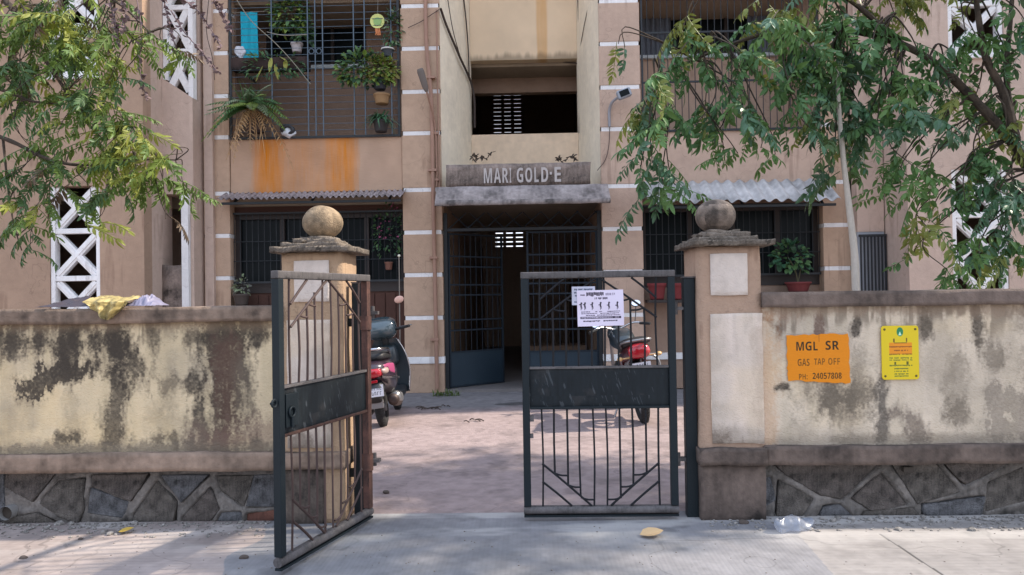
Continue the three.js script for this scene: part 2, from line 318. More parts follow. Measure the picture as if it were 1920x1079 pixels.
    obj('balcony_side', box(a - 0.2, a, 3.5, cy, zb, ZF - 0.35), wm, B); obj('balcony_side', box(b, b + 0.2, 3.5, cy, zb, ZF - 0.35), wm, B);
    const w = obj('balcony_window', [box(wx0, wx1, wy, wy + 0.05, zb - 0.1, zb + 0.02), box(wx0, wx0 + 0.06, wy, cy, zb - 0.1, zb + 0.01), box(wx1 - 0.06, wx1, wy, cy, zb - 0.1, zb + 0.01), ...[0.33, 0.66].map((t) => box(wx0 + (wx1 - wx0) * t - 0.03, wx0 + (wx1 - wx0) * t + 0.03, wy, cy, zb - 0.09, zb))], M.frame, B);
    obj('pane', box(wx0 + 0.06, wx1 - 0.06, wy + 0.05, cy, zb - 0.07, zb - 0.06), M.glass, w);
    obj('sill', box(wx0 - 0.06, wx1 + 0.06, wy - 0.07, wy - 0.002, zb, zb + 0.09, 0.01), M.sillPale, w);
    if (!left) for (const [c0, c1] of [[2.18, 2.75], [4.2, 4.65]]) {       // grey curtains inside the bars
      const g = new THREE.PlaneGeometry(c1 - c0, 0.7, 40, 1), p = g.attributes.position; for (let i = 0; i < p.count; i++) p.setZ(i, 0.02 * Math.sin(p.getX(i) * 70)); g.computeVertexNormals(); g.translate((c0 + c1) / 2, 6.55, zb + 0.06);
      obj('curtain', g, mat(0.13, 0.15, 0.19, { side: THREE.DoubleSide }), w);
    }
    obj('upper_wall', box(a, b, 6.98, TOP, ZF - 0.3, ZF - 0.03), left ? M.tan : M.tanPink, B);
    // ground-floor window wall
    const sy = 1.76;
    obj('window_wall', [box(a, b, 0, sy, ZF - 0.42, ZF - 0.22), box(a, b, 3.16, 3.28, ZF - 0.4, ZF - 0.2)], left ? M.redBrown : M.brownWall, B);
    obj('plinth_band', box(a, b, 0.502, 0.618, ZF - 0.24, ZF - 0.19, 0.006), left ? M.redBrown : M.white, B);
    obj('window_wall', [box(a - 0.15, a, 0, 3.3, -16.9, ZF - 0.34), box(b, b + 0.15, 0, 3.3, -16.9, ZF - 0.34)], M.hall, B);
    const gw = obj('ground_window', [box(a, b, sy, sy + 0.2, ZF - 0.4, ZF - 0.2), box(a, b, 3.06, 3.16, ZF - 0.36, ZF - 0.22), ...[0, 0.27, 0.52, 0.78, 1].map((t) => { const x = a + 0.04 + t * (b - a - 0.08); return box(x - 0.04, x + 0.04, sy + 0.2, 3.06, ZF - 0.37, ZF - 0.23); })], M.frame, B);
    for (const [t0, t1] of [[0, 0.27], [0.27, 0.52], [0.52, 0.78], [0.78, 1]]) { const q = (t) => a + 0.04 + t * (b - a - 0.08); obj('pane', box(q(t0) + 0.04, q(t1) - 0.04, sy + 0.2, 3.06, ZF - 0.32, ZF - 0.31), M.glass, gw); }
    // vertical folds of the boarding under the left window
    if (left) for (let i = 0; i < 16; i++) obj('board', box(-5.15 + i * 0.187, -5.15 + i * 0.187 + 0.172, 0.64, sy - 0.03, ZF - 0.22, ZF - 0.195, 0.006), M.redBrown, B);
    // window bars
    const gr = obj('window_grille', [box(a + 0.01, b - 0.01, 1.93, 1.965, ZF - 0.13, ZF - 0.1), box(a + 0.01, b - 0.01, 3.14, 3.17, ZF - 0.13, ZF - 0.1)], M.grilleDark, B);
    const n = Math.round((b - a) / 0.108);
    for (let i = 0; i <= n; i++) { const x = a + 0.03 + (b - a - 0.06) * i / n; obj('bar', rod(V(x, 1.95, ZF - 0.115), V(x, 3.16, ZF - 0.115), 0.008, 5), left && x > -3.1 ? M.ironBar : M.grilleDark, gr); }
    for (const y of [2.32, 2.66]) obj('bar', rod(V(a + 0.02, y, ZF - 0.1), V(b - 0.02, y, ZF - 0.1), 0.008, 5), M.grilleDark, gr);
  }
  // balcony grilles
  {
    const a = -5.17, b = -2.2, z = ZF + 0.02;
    const g = obj('balcony_grille', [box(a, b, 4.43, 4.465, z - 0.03, z), box(a, a + 0.04, 4.465, 7.6, z - 0.03, z), box(b - 0.04, b, 4.465, 7.6, z - 0.03, z)], M.grilleDark, B);
    for (let y = 4.56; y < 7.6; y += 0.12) { const s = (t) => y + 0.012 * (h2(Math.round(y * 50), t, 3) - 0.5); obj('bar', rod(V(a, s(1), z - 0.012), V(b, s(2), z - 0.012), 0.0055, 5), M.grille, g); }
    for (const x of [-4.42, -3.79, -3.66, -3.53, -2.99, -2.8, -2.34]) obj('upright', box(x - 0.009, x + 0.009, 4.465, 7.6, z - 0.005, z + 0.01), M.grille, g);
    for (const x of [-3.725, -3.595]) { const t = new THREE.TorusGeometry(0.045, 0.009, 6, 16); t.translate(x, 5.93, z + 0.01); obj('ring', metreUV(t), M.grille, g); }
  }
  {
    const a = 1.96, b = 4.97, z = ZF + 0.01;
    const g = obj('balcony_grille', [box(a, b, 4.41, 4.445, z - 0.03, z), box(a, b, 5.25, 5.28, z - 0.03, z), box(a, b, 6.1, 6.13, z - 0.03, z), box(a, a + 0.03, 4.445, 7.5, z - 0.03, z), box(b - 0.04, b, 4.445, 7.5, z - 0.03, z)], M.grilleDark, B);
    for (let x = a + 0.11; x < b - 0.05; x += 0.115) obj('bar', rod(V(x, 4.43, z - 0.015), V(x, 7.5, z - 0.015), 0.0075, 5), M.grilleDark, g);
  }
  // stair tower: splayed cream reveals, wall over the landing, landing parapet
  obj('stair_reveal', prism([[-1.5, ZF - 0.03], [-1.09, -14.32], [-1.09, -14.5], [-1.62, -14.5], [-1.62, ZF - 0.33], [-1.5, ZF - 0.33]], 3.5, TOP), M.creamPale, B);
  obj('stair_reveal', prism([[1.24, ZF - 0.03], [1.24, ZF - 0.33], [1.55, ZF - 0.33], [1.55, -14.5], [0.965, -14.5], [0.965, -14.32]], 3.5, TOP), M.creamPale, B);
  const streak = tex(512, 1024, (u, v) => {
    const x = -1.1 + u * 2.08, y = 6.19 + v * 4.4, n = fbm(x * 12, y * 0.8, 4, 191), a = fbm(x * 2, y * 2, 4, 193);
    const o = sstep(0.14, 0.05, Math.abs(x - 0.3) + 0.12 * (n - 0.5)) * (0.4 + 0.4 * n), e = sstep(0.16, 0.02, y - 6.19 + 0.15 * (n - 0.5)) * 0.45;
    const k = 0.9 + 0.25 * (a - 0.5) - e; return [0.82, 0.635, 0.44].map((q, i) => (q * (1 - o) + [0.66, 0.33, 0.08][i] * o) * k);
  });
  obj('stair_wall', uvFit(box(-1.09, 0.965, 6.19, TOP, -14.52, -14.3), -1.1, 0.98, 6.19, 10.59), new THREE.MeshStandardMaterial({ map: streak, roughness: 0.9 }), B, 'cream wall over the landing with an orange rust streak');
  obj('landing_parapet', box(-1.09, 0.965, 3.5, 4.76, -14.46, -14.31, 0.008), M.cream, B);
  obj('landing_beam', box(-1.6, 1.5, 5.83, 6.19, -15.5, -15.3), M.brownWall, B);
  obj('landing_soffit', box(-1.6, 1.5, 6.13, 6.19, -15.3, -14.53), M.ceiling, B);
  // canopy with the name board
  {
    const s = new THREE.Shape([[-12.82, 3.47], [-12.36, 3.475], [-12.02, 3.2], [-12.0, 3.12], [-12.06, 3.12], [-12.42, 3.36], [-12.82, 3.36]].map(([z, y]) => new THREE.Vector2(-z, y)));
    let g = new THREE.ExtrudeGeometry(s, { depth: 2.84, bevelEnabled: false, steps: 24 }); g.rotateY(Math.PI / 2); g.translate(-1.53, 0, 0);   // local x = -z
    g = roughen(metreUV(g), 0.014, 5, 300);
    obj('canopy', g, M.concrete, B, 'grey sloping concrete canopy over the entrance');
    const nb = obj('name_board', roughen(metreUV(new THREE.BoxGeometry(2.4, 0.36, 0.42, 30, 5, 5).translate(-0.175, 3.66, -12.57)), 0.012, 6, 310), M.oldConcrete, B, 'weathered concrete board with raised white letters');
    const font = await new FontLoader().loadAsync('fonts/droid/droid_sans_bold.typeface.json');
    const lm = mat(0.55, 0.5, 0.47, { map: rep(tMottle, 0.5), roughness: 0.9 });
    const y0 = 3.52, H = 0.245;
    for (const [ch, pa, pb] of [['M', 907, 922.5], ['A', 926, 939], ['R', 942, 953], ['I', 955.5, 958.5], ['G', 969, 981], ['O', 985, 998], ['L', 1002, 1010], ['D', 1015, 1028], ['-', 1031, 1035], ['E', 1040, 1052]]) {
      const g = new TextGeometry(ch, { font, size: 0.25, depth: 0.025, curveSegments: 5, bevelEnabled: false }); g.computeBoundingBox();
      const b = g.boundingBox, xa = at(pa, 331, -12.33).x, xb = at(pb, 331, -12.33).x, dash = ch === '-';
      g.translate(-b.min.x, dash ? -b.min.y : -b.min.y, 0); g.scale((xb - xa) / (b.max.x - b.min.x), dash ? 1 : H / (b.max.y - b.min.y), 1); g.translate(xa, dash ? y0 + H / 2 : y0, -12.362);
      obj('letter', metreUV(g), lm, nb);
    }
  }
  // entrance: frame, transom with braces, an open leaf and a closed leaf
  {
    const z = ZF - 0.12, f = obj('entrance_frame', [box(-1.495, -1.43, 0, 3.1, z - 0.05, z + 0.02), box(1.17, 1.235, 0, 3.1, z - 0.05, z + 0.02), box(-1.43, 1.17, 2.78, 2.83, z - 0.05, z)], M.grilleDark, B);
    for (let i = 0; i < 8; i++) { const x = -1.4 + i * 0.325; obj('brace', rod(V(x, 2.83, z - 0.02), V(x + (i % 2 ? 0.3 : 0.3), i % 2 ? 2.83 : 3.1, z - 0.02).setY(i % 2 ? 3.1 : 3.1), 0.009, 5), M.doorIron, f); }
    for (let i = 0; i < 9; i++) { const x = -1.35 + i * 0.31; obj('brace', rod(V(x, 3.1, z - 0.03), V(x + 0.28, 2.83, z - 0.03), 0.008, 5), M.doorIron, f); }
    const leaf = (x0, w, turn, n) => {
      const L = new THREE.Group(); L.name = 'entrance_door'; L.position.set(x0, 0.06, z - 0.03); L.rotation.y = turn; B.add(L);
      obj('frame', [box(0, 0.035, 0, 2.7, -0.03, 0), box(w - 0.035, w, 0, 2.7, -0.03, 0), ...[0, 0.6, 0.98, 1.16, 1.6, 1.78, 2.1, 2.28, 2.67].map((y) => box(0.035, w - 0.035, y, y + 0.028, -0.028, -0.002))], M.doorIron, L);
      obj('kick_sheet', box(0.035, w - 0.035, 0.03, 0.62, -0.018, -0.01), M.blueSheet, L);
      for (let i = 1; i <= n; i++) { const x = w * i / (n + 1); obj('bar', rod(V(x, 0.62, -0.015), V(x, 2.67, -0.015), 0.0075, 5), M.doorIron, L); }
      return L;
    };
    leaf(-1.42, 1.22, 0.72, 9); leaf(-0.06, 1.23, 0, 10);
    obj('hall_panel', [box(-1.49, -1.46, 1.4, 2.7, -13.9, -13.25), box(-1.49, -1.455, 0.1, 1.3, -14.6, -13.25)], mat(0.22, 0.15, 0.1), B);
    for (let i = 0; i < 3; i++) obj('hall_step', box(-0.2, 1.2, 0.05 + i * 0.17, 0.05 + (i + 1) * 0.17, -16.9, -15.6 - i * 0.28), M.hall, B);
  }
  // wings left and right, nearer to the street, with white lattice screens
  const wing = (sx) => {
    const L = sx < 0, X = (x) => (L ? x : x), z1 = -11.8, z0 = -12.05;
    const lx0 = L ? -7.72 : 6.6, lx1 = L ? -6.9 : 7.46, ex = L ? -6.18 : 5.92, ox = L ? -9.4 : 9.4, m = L ? M.tanWing : M.tanPale;
    const lo = Math.min, hi = Math.max, band = (a, b, y0, y1) => box(lo(a, b), hi(a, b), y0, y1, z0, z1);
    obj('wing_wall', [band(ox, L ? lx0 : lx1, 0, TOP), band(ex, L ? lx1 : lx0, 0, TOP), band(lx0, lx1, 0, 0.46), band(lx0, lx1, 3.52, 5.3), band(lx0, lx1, 9.2, TOP)], m, B);
    obj('wing_return', L ? box(ex - 0.25, ex, 0, TOP, -12.75, z0 - 0.002) : box(ex, ex + 0.25, 0, TOP, -12.75, z0 - 0.002), M.tanPale, B);
    obj('wing_top', box(lo(ox, ex), hi(ox, ex), TOP, TOP + 0.25, -12.45, z1 + 0.2), M.concrete, B);
    obj('stair_back', box(lo(ox, ex), hi(ox, ex), 0, TOP, -14.2, -14.0), M.brownWall, B);
    const screen = (x0, x1, y0, y1, z, n) => {
      const s = obj('lattice_screen', [box(x0, x0 + 0.07, y0, y1, z - 0.16, z - 0.02, 0.008), box(x1 - 0.07, x1, y0, y1, z - 0.16, z - 0.02, 0.008)], M.white, B);
      const h = (y1 - y0) / n;
      for (let i = 0; i < n; i++) {
        const a = y0 + i * h, b = a + h, xm = (x0 + x1) / 2, ym = (a + b) / 2;
        obj('rail', box(x0 + 0.07, x1 - 0.07, a, a + 0.085, z - 0.15, z - 0.04, 0.008), M.white, s);
        for (const k of [-1, 1]) { obj('brace', bar(V(x0 + 0.09, k > 0 ? a + 0.09 : b - 0.02, z - 0.1), V(x1 - 0.09, k > 0 ? b - 0.02 : a + 0.09, z - 0.1), 0.115, k > 0 ? 0.09 : 0.08), M.white, s); }
        for (const k of [-1, 1]) obj('brace_rib', bar(V(x0 + 0.09, k > 0 ? a + 0.09 : b - 0.02, z - 0.055), V(x1 - 0.09, k > 0 ? b - 0.02 : a + 0.09, z - 0.055), 0.045, k > 0 ? 0.03 : 0.024), M.white, s);
      }
    };
    screen(lx0 + 0.004, lx1 - 0.004, 0.46, 3.52, z1, 4); screen(lx0 + 0.004, lx1 - 0.004, 5.3, 9.2, z1, 5);
    obj('lattice_sill', box(lx0 - 0.03, lx1 + 0.03, 5.24, 5.298, z0 - 0.05, z1 + 0.05, 0.008), M.white, B);
  };
  wing(-1); wing(1);
  // left recess between wing and pilaster: dark slit, pale pier, broken low wall, lattice with a sloping sill above
  for (const q of [box(-6.18, -5.655, 3.45, 5.05, -13.0, -12.42), box(-5.71, -5.655, 0, 3.45, -13.0, -12.42), box(-6.18, -5.655, 9, TOP, -13.0, -12.42), box(-5.7, -5.656, 5.05, 9, -13.0, -12.64)]) obj('recess_wall', q, M.tanPale, B);
  obj('recess_pier', [box(-5.83, -5.715, 0, 3.45, -12.62, -12.34)], M.white, B);
  obj('recess_low_wall', roughen(metreUV(new THREE.BoxGeometry(0.36, 2.2, 0.14, 4, 16, 2).translate(-5.99, 1.15, -12.44)), 0.02, 5, 330), M.oldConcrete, B, 'broken grey low wall in the recess');
  obj('recess_back', box(-6.6, -5.4, 0, TOP, -15.2, -15.0), M.tanPale, B); obj('recess_side', box(-5.6, -5.45, 0, TOP, -15, -12.72), M.tanPale, B);
  {
    const s = new THREE.Shape([[-6.175, 5.05], [-5.655, 5.05], [-5.655, 5.07], [-6.175, 5.42]].map(([x, y]) => new THREE.Vector2(x, y))), g = new THREE.ExtrudeGeometry(s, { depth: 0.18, bevelEnabled: false }); g.translate(0, 0, -12.6);
    obj('sloping_sill', metreUV(g), M.tanPale, B);
    const sc = obj('lattice_screen', [box(-5.74, -5.66, 5.08, 9, -12.6, -12.46), box(-6.17, -6.1, 5.4, 9, -12.6, -12.46)], M.white, B);
    for (let y = 5.1; y < 8.9; y += 0.75) for (const k of [-1, 1]) obj('brace', bar(V(-6.1, k > 0 ? y + 0.1 : y + 0.8, -12.53), V(-5.74, k > 0 ? y + 0.8 : y + 0.1, -12.53), 0.11, k > 0 ? 0.09 : 0.08), M.white, sc);
    for (let y = 5.85; y < 8.9; y += 0.75) obj('rail', box(-6.1, -5.74, y, y + 0.08, -12.58, -12.48), M.white, sc);
  }
  // right recess: pale pier, ribbed grey sheet behind black rails
  obj('recess_wall', box(5.46, 5.9, 2.62, TOP, -12.75, -12.55), M.tanPale, B); obj('recess_wall', box(5.46, 5.9, 0, 0.9, -12.75, -12.55), M.tanPale, B);
  {
    const g = obj('recess_grille', [box(5.46, 5.9, 2.53, 2.57, -12.52, -12.47), box(5.46, 5.9, 0.9, 0.94, -12.52, -12.47)], M.grilleDark, B);
    for (let i = 0; i < 8; i++) obj('bar', box(5.475 + i * 0.058, 5.475 + i * 0.058 + 0.02, 0.94, 2.53, -12.51, -12.485), M.grilleDark, g);
    obj('grey_sheet', box(5.46, 5.9, 0.9, 2.62, -12.62, -12.56), mat(0.36, 0.38, 0.42, { roughness: 0.7 }), g);
  }
  // corrugated awnings
  const awning = (x0, x1, yb, zb, yf, zf, pitch, amp, m, label) => {
    const nx = Math.round((x1 - x0) / pitch) * 8, pos = (t, u, o) => { const x = x0 + (x1 - x0) * t, w = amp * Math.sin((x - x0) / pitch * Math.PI * 2), e = u > 0.99 ? 0.012 * (h2(Math.round(t * 60), 1, 9) - 0.5) : 0; return V(x, yb + (yf - yb) * u + w + o + e, zb + (zf - zb) * u + w * 0.3); };
    const P = [], I = [], st = 3;
    for (const o of [0, -0.008]) for (let j = 0; j <= st; j++) for (let i = 0; i <= nx; i++) { const q = pos(i / nx, j / st, o); P.push(q.x, q.y, q.z); }
    const w = nx + 1, K = w * (st + 1);
    for (let j = 0; j < st; j++) for (let i = 0; i < nx; i++) { const a = j * w + i; I.push(a, a + w, a + 1, a + 1, a + w, a + w + 1, K + a, K + a + 1, K + a + w, K + a + 1, K + a + w + 1, K + a + w); }
    for (let i = 0; i < nx; i++) { const a = st * w + i; I.push(a, K + a, a + 1, a + 1, K + a, K + a + 1); }
    let g = new THREE.BufferGeometry(); g.setAttribute('position', new THREE.Float32BufferAttribute(P, 3)); g.setIndex(I); g.computeVertexNormals();
    obj('awning', metreUV(g), m, B, label);
    obj('awning_rail', [box(x0 + 0.05, x1 - 0.05, yf - amp - 0.07, yf - amp - 0.03, zf - 0.12, zf - 0.08), box(x0 + 0.05, x1 - 0.05, yb - amp - 0.07, yb - amp - 0.03, zb - 0.05, zb - 0.02), ...[0.08, 0.5, 0.92].map((t) => bar(V(x0 + (x1 - x0) * t, yb - amp - 0.045, zb), V(x0 + (x1 - x0) * t, yf - amp - 0.045, zf - 0.1), 0.03, 0.03))], M.grilleDark, B);
  };
  awning(-5.28, -2.12, 3.5, ZF - 0.02, 3.36, ZF + 0.34, 0.098, 0.02, M.sheetOld, 'brown corrugated awning seen edge-on');
  awning(1.95, 5.05, 3.545, ZF - 0.02, 3.13, ZF + 0.62, 0.2, 0.028, M.sheet, 'pale wavy asbestos awning');
  // pipes on the inner left pilaster
  obj('drainpipe', [tube([V(-1.72, 8, ZF + 0.06), V(-1.72, 5.9, ZF + 0.06), V(-1.66, 5.2, ZF + 0.06), V(-1.64, 3, ZF + 0.06), V(-1.62, 0.05, ZF + 0.06)], 0.035, 10), ...[0.9, 2.3, 3.8, 5.4].map((y) => box(-1.72, -1.58, y, y + 0.04, ZF, ZF + 0.1))], M.pipe, B);
  obj('conduit', tube([V(-1.545, 6.6, ZF + 0.03), V(-1.54, 4.2, ZF + 0.03), V(-1.53, 3.4, ZF + 0.03)], 0.014, 6), M.pipe, B);
}

// ------------------------------------------------------------------ compound wall: stained plaster between coping and plinth band, on rubble stone
const ZW = -5.41;
const wp = (L) => L.map(([x, y]) => { const p = at(x, y, ZW); return [p.x, p.y]; });
function stainedPlaster(x0, x1, y0, y1, base, stains, seed0, w = 2048, h = 720, runK = 1) {
  return tex(w, h, (u, v) => {
    const x = x0 + u * (x1 - x0), y = y0 + v * (y1 - y0);
    const a = fbm(x * 2.2, y * 2.2, 5, seed0), b = fbm(x * 22, y * 22, 3, seed0 + 1), s = fbm(x * 16, y * 1.6, 4, seed0 + 2), w1 = fbm(x * 7, y * 5, 4, seed0 + 3) - 0.5, w2 = fbm(x * 26, y * 11, 3, seed0 + 4) - 0.5, sp = fbm(x * 70, y * 70, 2, seed0 + 5);
    let c = base(x, y).map((q, i) => q * (0.94 + 0.28 * (a - 0.5) + 0.12 * (b - 0.5) + 0.22 * (s - 0.5) * (i === 2 ? 1.25 : 1)));
    const g0 = sstep(0.5, 0.72, fbm(x * 1.6 + 4, y * 2.6, 5, seed0 + 9)) * 0.42 * (0.6 + 0.8 * w2 + s * 0.5); c = c.map((q, i) => q * (1 - g0) + [0.27, 0.235, 0.19][i] * g0);
    const yel = sstep(0.5, 0.7, a) * 0.1; c[2] *= 1 - yel; c[1] *= 1 - yel * 0.3;
    // damp: runs down from under the coping, splashes up from the band
    const top = y1 - 0.06 - y, low = y - y0 - 0.02, col = fbm(x * 20, 3.3, 3, seed0 + 11), len = 0.05 + 1.5 * Math.pow(Math.max(0, fbm(x * 5.5, 7.7, 3, seed0 + 12) - 0.3), 1.5);
    const run = sstep(len, len * 0.3, top + 0.1 * w1) * sstep(0.42, 0.6, col + 0.35 * w2) * 0.62 * runK, spl = sstep(0.13, 0.0, low + 0.12 * w1 + 0.1 * w2) * 0.5;
    c = c.map((q, i) => q * (1 - run) + [0.115, 0.085, 0.058][i] * run).map((q, i) => q * (1 - spl) + [0.2, 0.165, 0.13][i] * spl);
    for (const t of stains) {
      const d = distTo(t.p, x, y); if (d > t.r * 2.2) continue;
      const f = 1.05 - d / (t.r * 1.75) + w1 * 1.1 * (t.warp ?? 0.09) / 0.09 + w2 * 1.0 + (sp - 0.5) * 0.5 + (s - 0.5) * 0.8;
      let m = (0.35 * sstep(0.0, 0.35, f) + 0.65 * sstep(0.3, t.soft ? 0.5 : 0.85, f)) * t.o * (0.97 + 0.3 * (sp - 0.5));
      m = Math.min(0.96, Math.max(0, m));
      c = c.map((q, i) => q * (1 - m) + t.c[i] * m);
    }
    return c;
  });
}
const MOULD = [0.05, 0.039, 0.029], GREY = [0.16, 0.13, 0.095], RED = [0.11, 0.058, 0.042], ORANGE = [0.52, 0.27, 0.12];
const zl = (L) => wp(L.map(([x, y]) => [x / 2.079, y / 2.079 + 560])), zr = (L) => wp(L.map(([x, y]) => [x / 2.0015 + 1240, y / 2.0015 + 540]));
const stainsL = [
  { p: zl([[0, 165], [150, 170], [300, 175], [480, 175]]), r: 0.075, o: 0.85, c: MOULD }, { p: zl([[35, 95], [42, 210]]), r: 0.05, o: 0.8, c: MOULD }, { p: zl([[130, 95], [135, 180]]), r: 0.05, o: 0.75, c: MOULD },
  { p: zl([[285, 90], [280, 250], [270, 300]]), r: 0.09, o: 0.92, c: MOULD }, { p: zl([[330, 280], [220, 300], [110, 345]]), r: 0.075, o: 0.95, c: MOULD, soft: 0.5 }, { p: zl([[360, 260], [450, 220], [520, 270]]), r: 0.12, o: 0.85, c: MOULD },
  { p: zl([[460, 95], [455, 260]]), r: 0.085, o: 0.9, c: MOULD }, { p: zl([[440, 260], [450, 400], [450, 540]]), r: 0.075, o: 0.85, c: MOULD }, { p: zl([[275, 350], [285, 520]]), r: 0.06, o: 0.28, c: GREY },
  { p: zl([[592, 130], [594, 210]]), r: 0.05, o: 0.75, c: MOULD }, { p: zl([[650, 340], [680, 325]]), r: 0.05, o: 0.6, c: MOULD }, { p: zl([[735, 335], [748, 342]]), r: 0.055, o: 0.8, c: MOULD },
  { p: zl([[245, 545], [300, 543]]), r: 0.04, o: 0.85, c: MOULD }, { p: zl([[612, 547]]), r: 0.04, o: 0.75, c: MOULD }, { p: zl([[675, 550]]), r: 0.04, o: 0.75, c: MOULD },
  { p: zl([[640, 95], [655, 140]]), r: 0.05, o: 0.4, c: GREY }, { p: zl([[740, 150], [840, 180], [890, 140]]), r: 0.06, o: 0.7, c: MOULD }, { p: zl([[890, 100], [880, 300], [860, 590]]), r: 0.15, o: 0.93, c: MOULD }, { p: zl([[885, 200], [882, 380], [885, 590]]), r: 0.075, o: 0.62, c: RED },
  { p: zl([[960, 280], [955, 420]]), r: 0.07, o: 0.5, c: GREY }, { p: zl([[800, 570], [940, 545], [1040, 520]]), r: 0.1, o: 0.6, c: [0.2, 0.13, 0.1] }, { p: zl([[1000, 110], [1005, 170]]), r: 0.055, o: 0.85, c: MOULD },
  { p: zl([[0, 592], [560, 590], [1060, 585]]), r: 0.04, o: 0.7, c: GREY }, { p: zl([[0, 92], [1060, 85]]), r: 0.045, o: 0.6, c: [0.25, 0.18, 0.12] }, { p: zl([[640, 470], [720, 500], [780, 480]]), r: 0.09, o: 0.25, c: GREY },
  { p: zl([[20, 260], [15, 560]]), r: 0.1, o: 0.2, c: GREY }, { p: zl([[640, 250], [660, 420]]), r: 0.06, o: 0.25, c: GREY }, { p: zl([[-200, 200], [-60, 190]]), r: 0.1, o: 0.7, c: MOULD },
];
const stainsR = [
  { p: zr([[340, 105], [380, 110], [440, 150]]), r: 0.045, o: 0.9, c: [0.12, 0.08, 0.06] }, { p: zr([[370, 90], [470, 110]]), r: 0.06, o: 0.6, c: [0.3, 0.19, 0.13] }, { p: zr([[395, 110], [402, 300], [400, 565]]), r: 0.06, o: 0.4, c: ORANGE, warp: 0.05 },
  { p: zr([[580, 400], [660, 420], [740, 410]]), r: 0.12, o: 0.7, c: GREY }, { p: zr([[620, 410], [690, 420]]), r: 0.065, o: 0.7, c: [0.1, 0.08, 0.06] }, { p: zr([[690, 450], [700, 560]]), r: 0.11, o: 0.42, c: GREY }, { p: zr([[740, 260], [745, 380]]), r: 0.08, o: 0.5, c: GREY },
  { p: zr([[832, 345], [830, 560]]), r: 0.035, o: 0.85, c: [0.1, 0.085, 0.07], warp: 0.03 }, { p: zr([[990, 92], [995, 180]]), r: 0.032, o: 0.85, c: MOULD, warp: 0.04 }, { p: zr([[1185, 80], [1192, 200]]), r: 0.03, o: 0.9, c: MOULD, warp: 0.04 }, { p: zr([[735, 125], [726, 170]]), r: 0.026, o: 0.9, c: MOULD, warp: 0.04 },
  { p: zr([[590, 115], [592, 170]]), r: 0.03, o: 0.8, c: RED, warp: 0.03 }, { p: zr([[1230, 235], [1260, 250]]), r: 0.07, o: 0.7, c: GREY }, { p: zr([[1110, 465]]), r: 0.07, o: 0.75, c: GREY }, { p: zr([[890, 470], [940, 490], [965, 545]]), r: 0.055, o: 0.75, c: [0.13, 0.1, 0.08] },
  { p: zr([[1120, 300], [1100, 430]]), r: 0.06, o: 0.4, c: GREY }, { p: zr([[250, 292], [275, 290]]), r: 0.022, o: 0.75, c: MOULD, warp: 0.03 }, { p: zr([[435, 378], [475, 368]]), r: 0.018, o: 0.9, c: MOULD, warp: 0.02 }, { p: zr([[215, 545], [270, 545]]), r: 0.04, o: 0.85, c: [0.14, 0.1, 0.08] },
  { p: zr([[1290, 430], [1330, 440], [1350, 520], [1290, 520]]), r: 0.1, o: 0.6, c: [0.18, 0.15, 0.12], soft: 0.85, warp: 0.03 }, { p: zr([[1300, 110], [1310, 300]]), r: 0.16, o: 0.25, c: GREY }, { p: zr([[640, 570], [1361, 568]]), r: 0.03, o: 0.45, c: GREY }, { p: zr([[480, 575], [560, 500]]), r: 0.07, o: 0.3, c: GREY },
  { p: zr([[400, 84], [1361, 80]]), r: 0.035, o: 0.6, c: [0.28, 0.2, 0.14] }, { p: zr([[1040, 110], [1050, 300]]), r: 0.09, o: 0.3, c: GREY }, { p: zr([[1500, 200], [1530, 500]]), r: 0.2, o: 0.5, c: GREY },
];
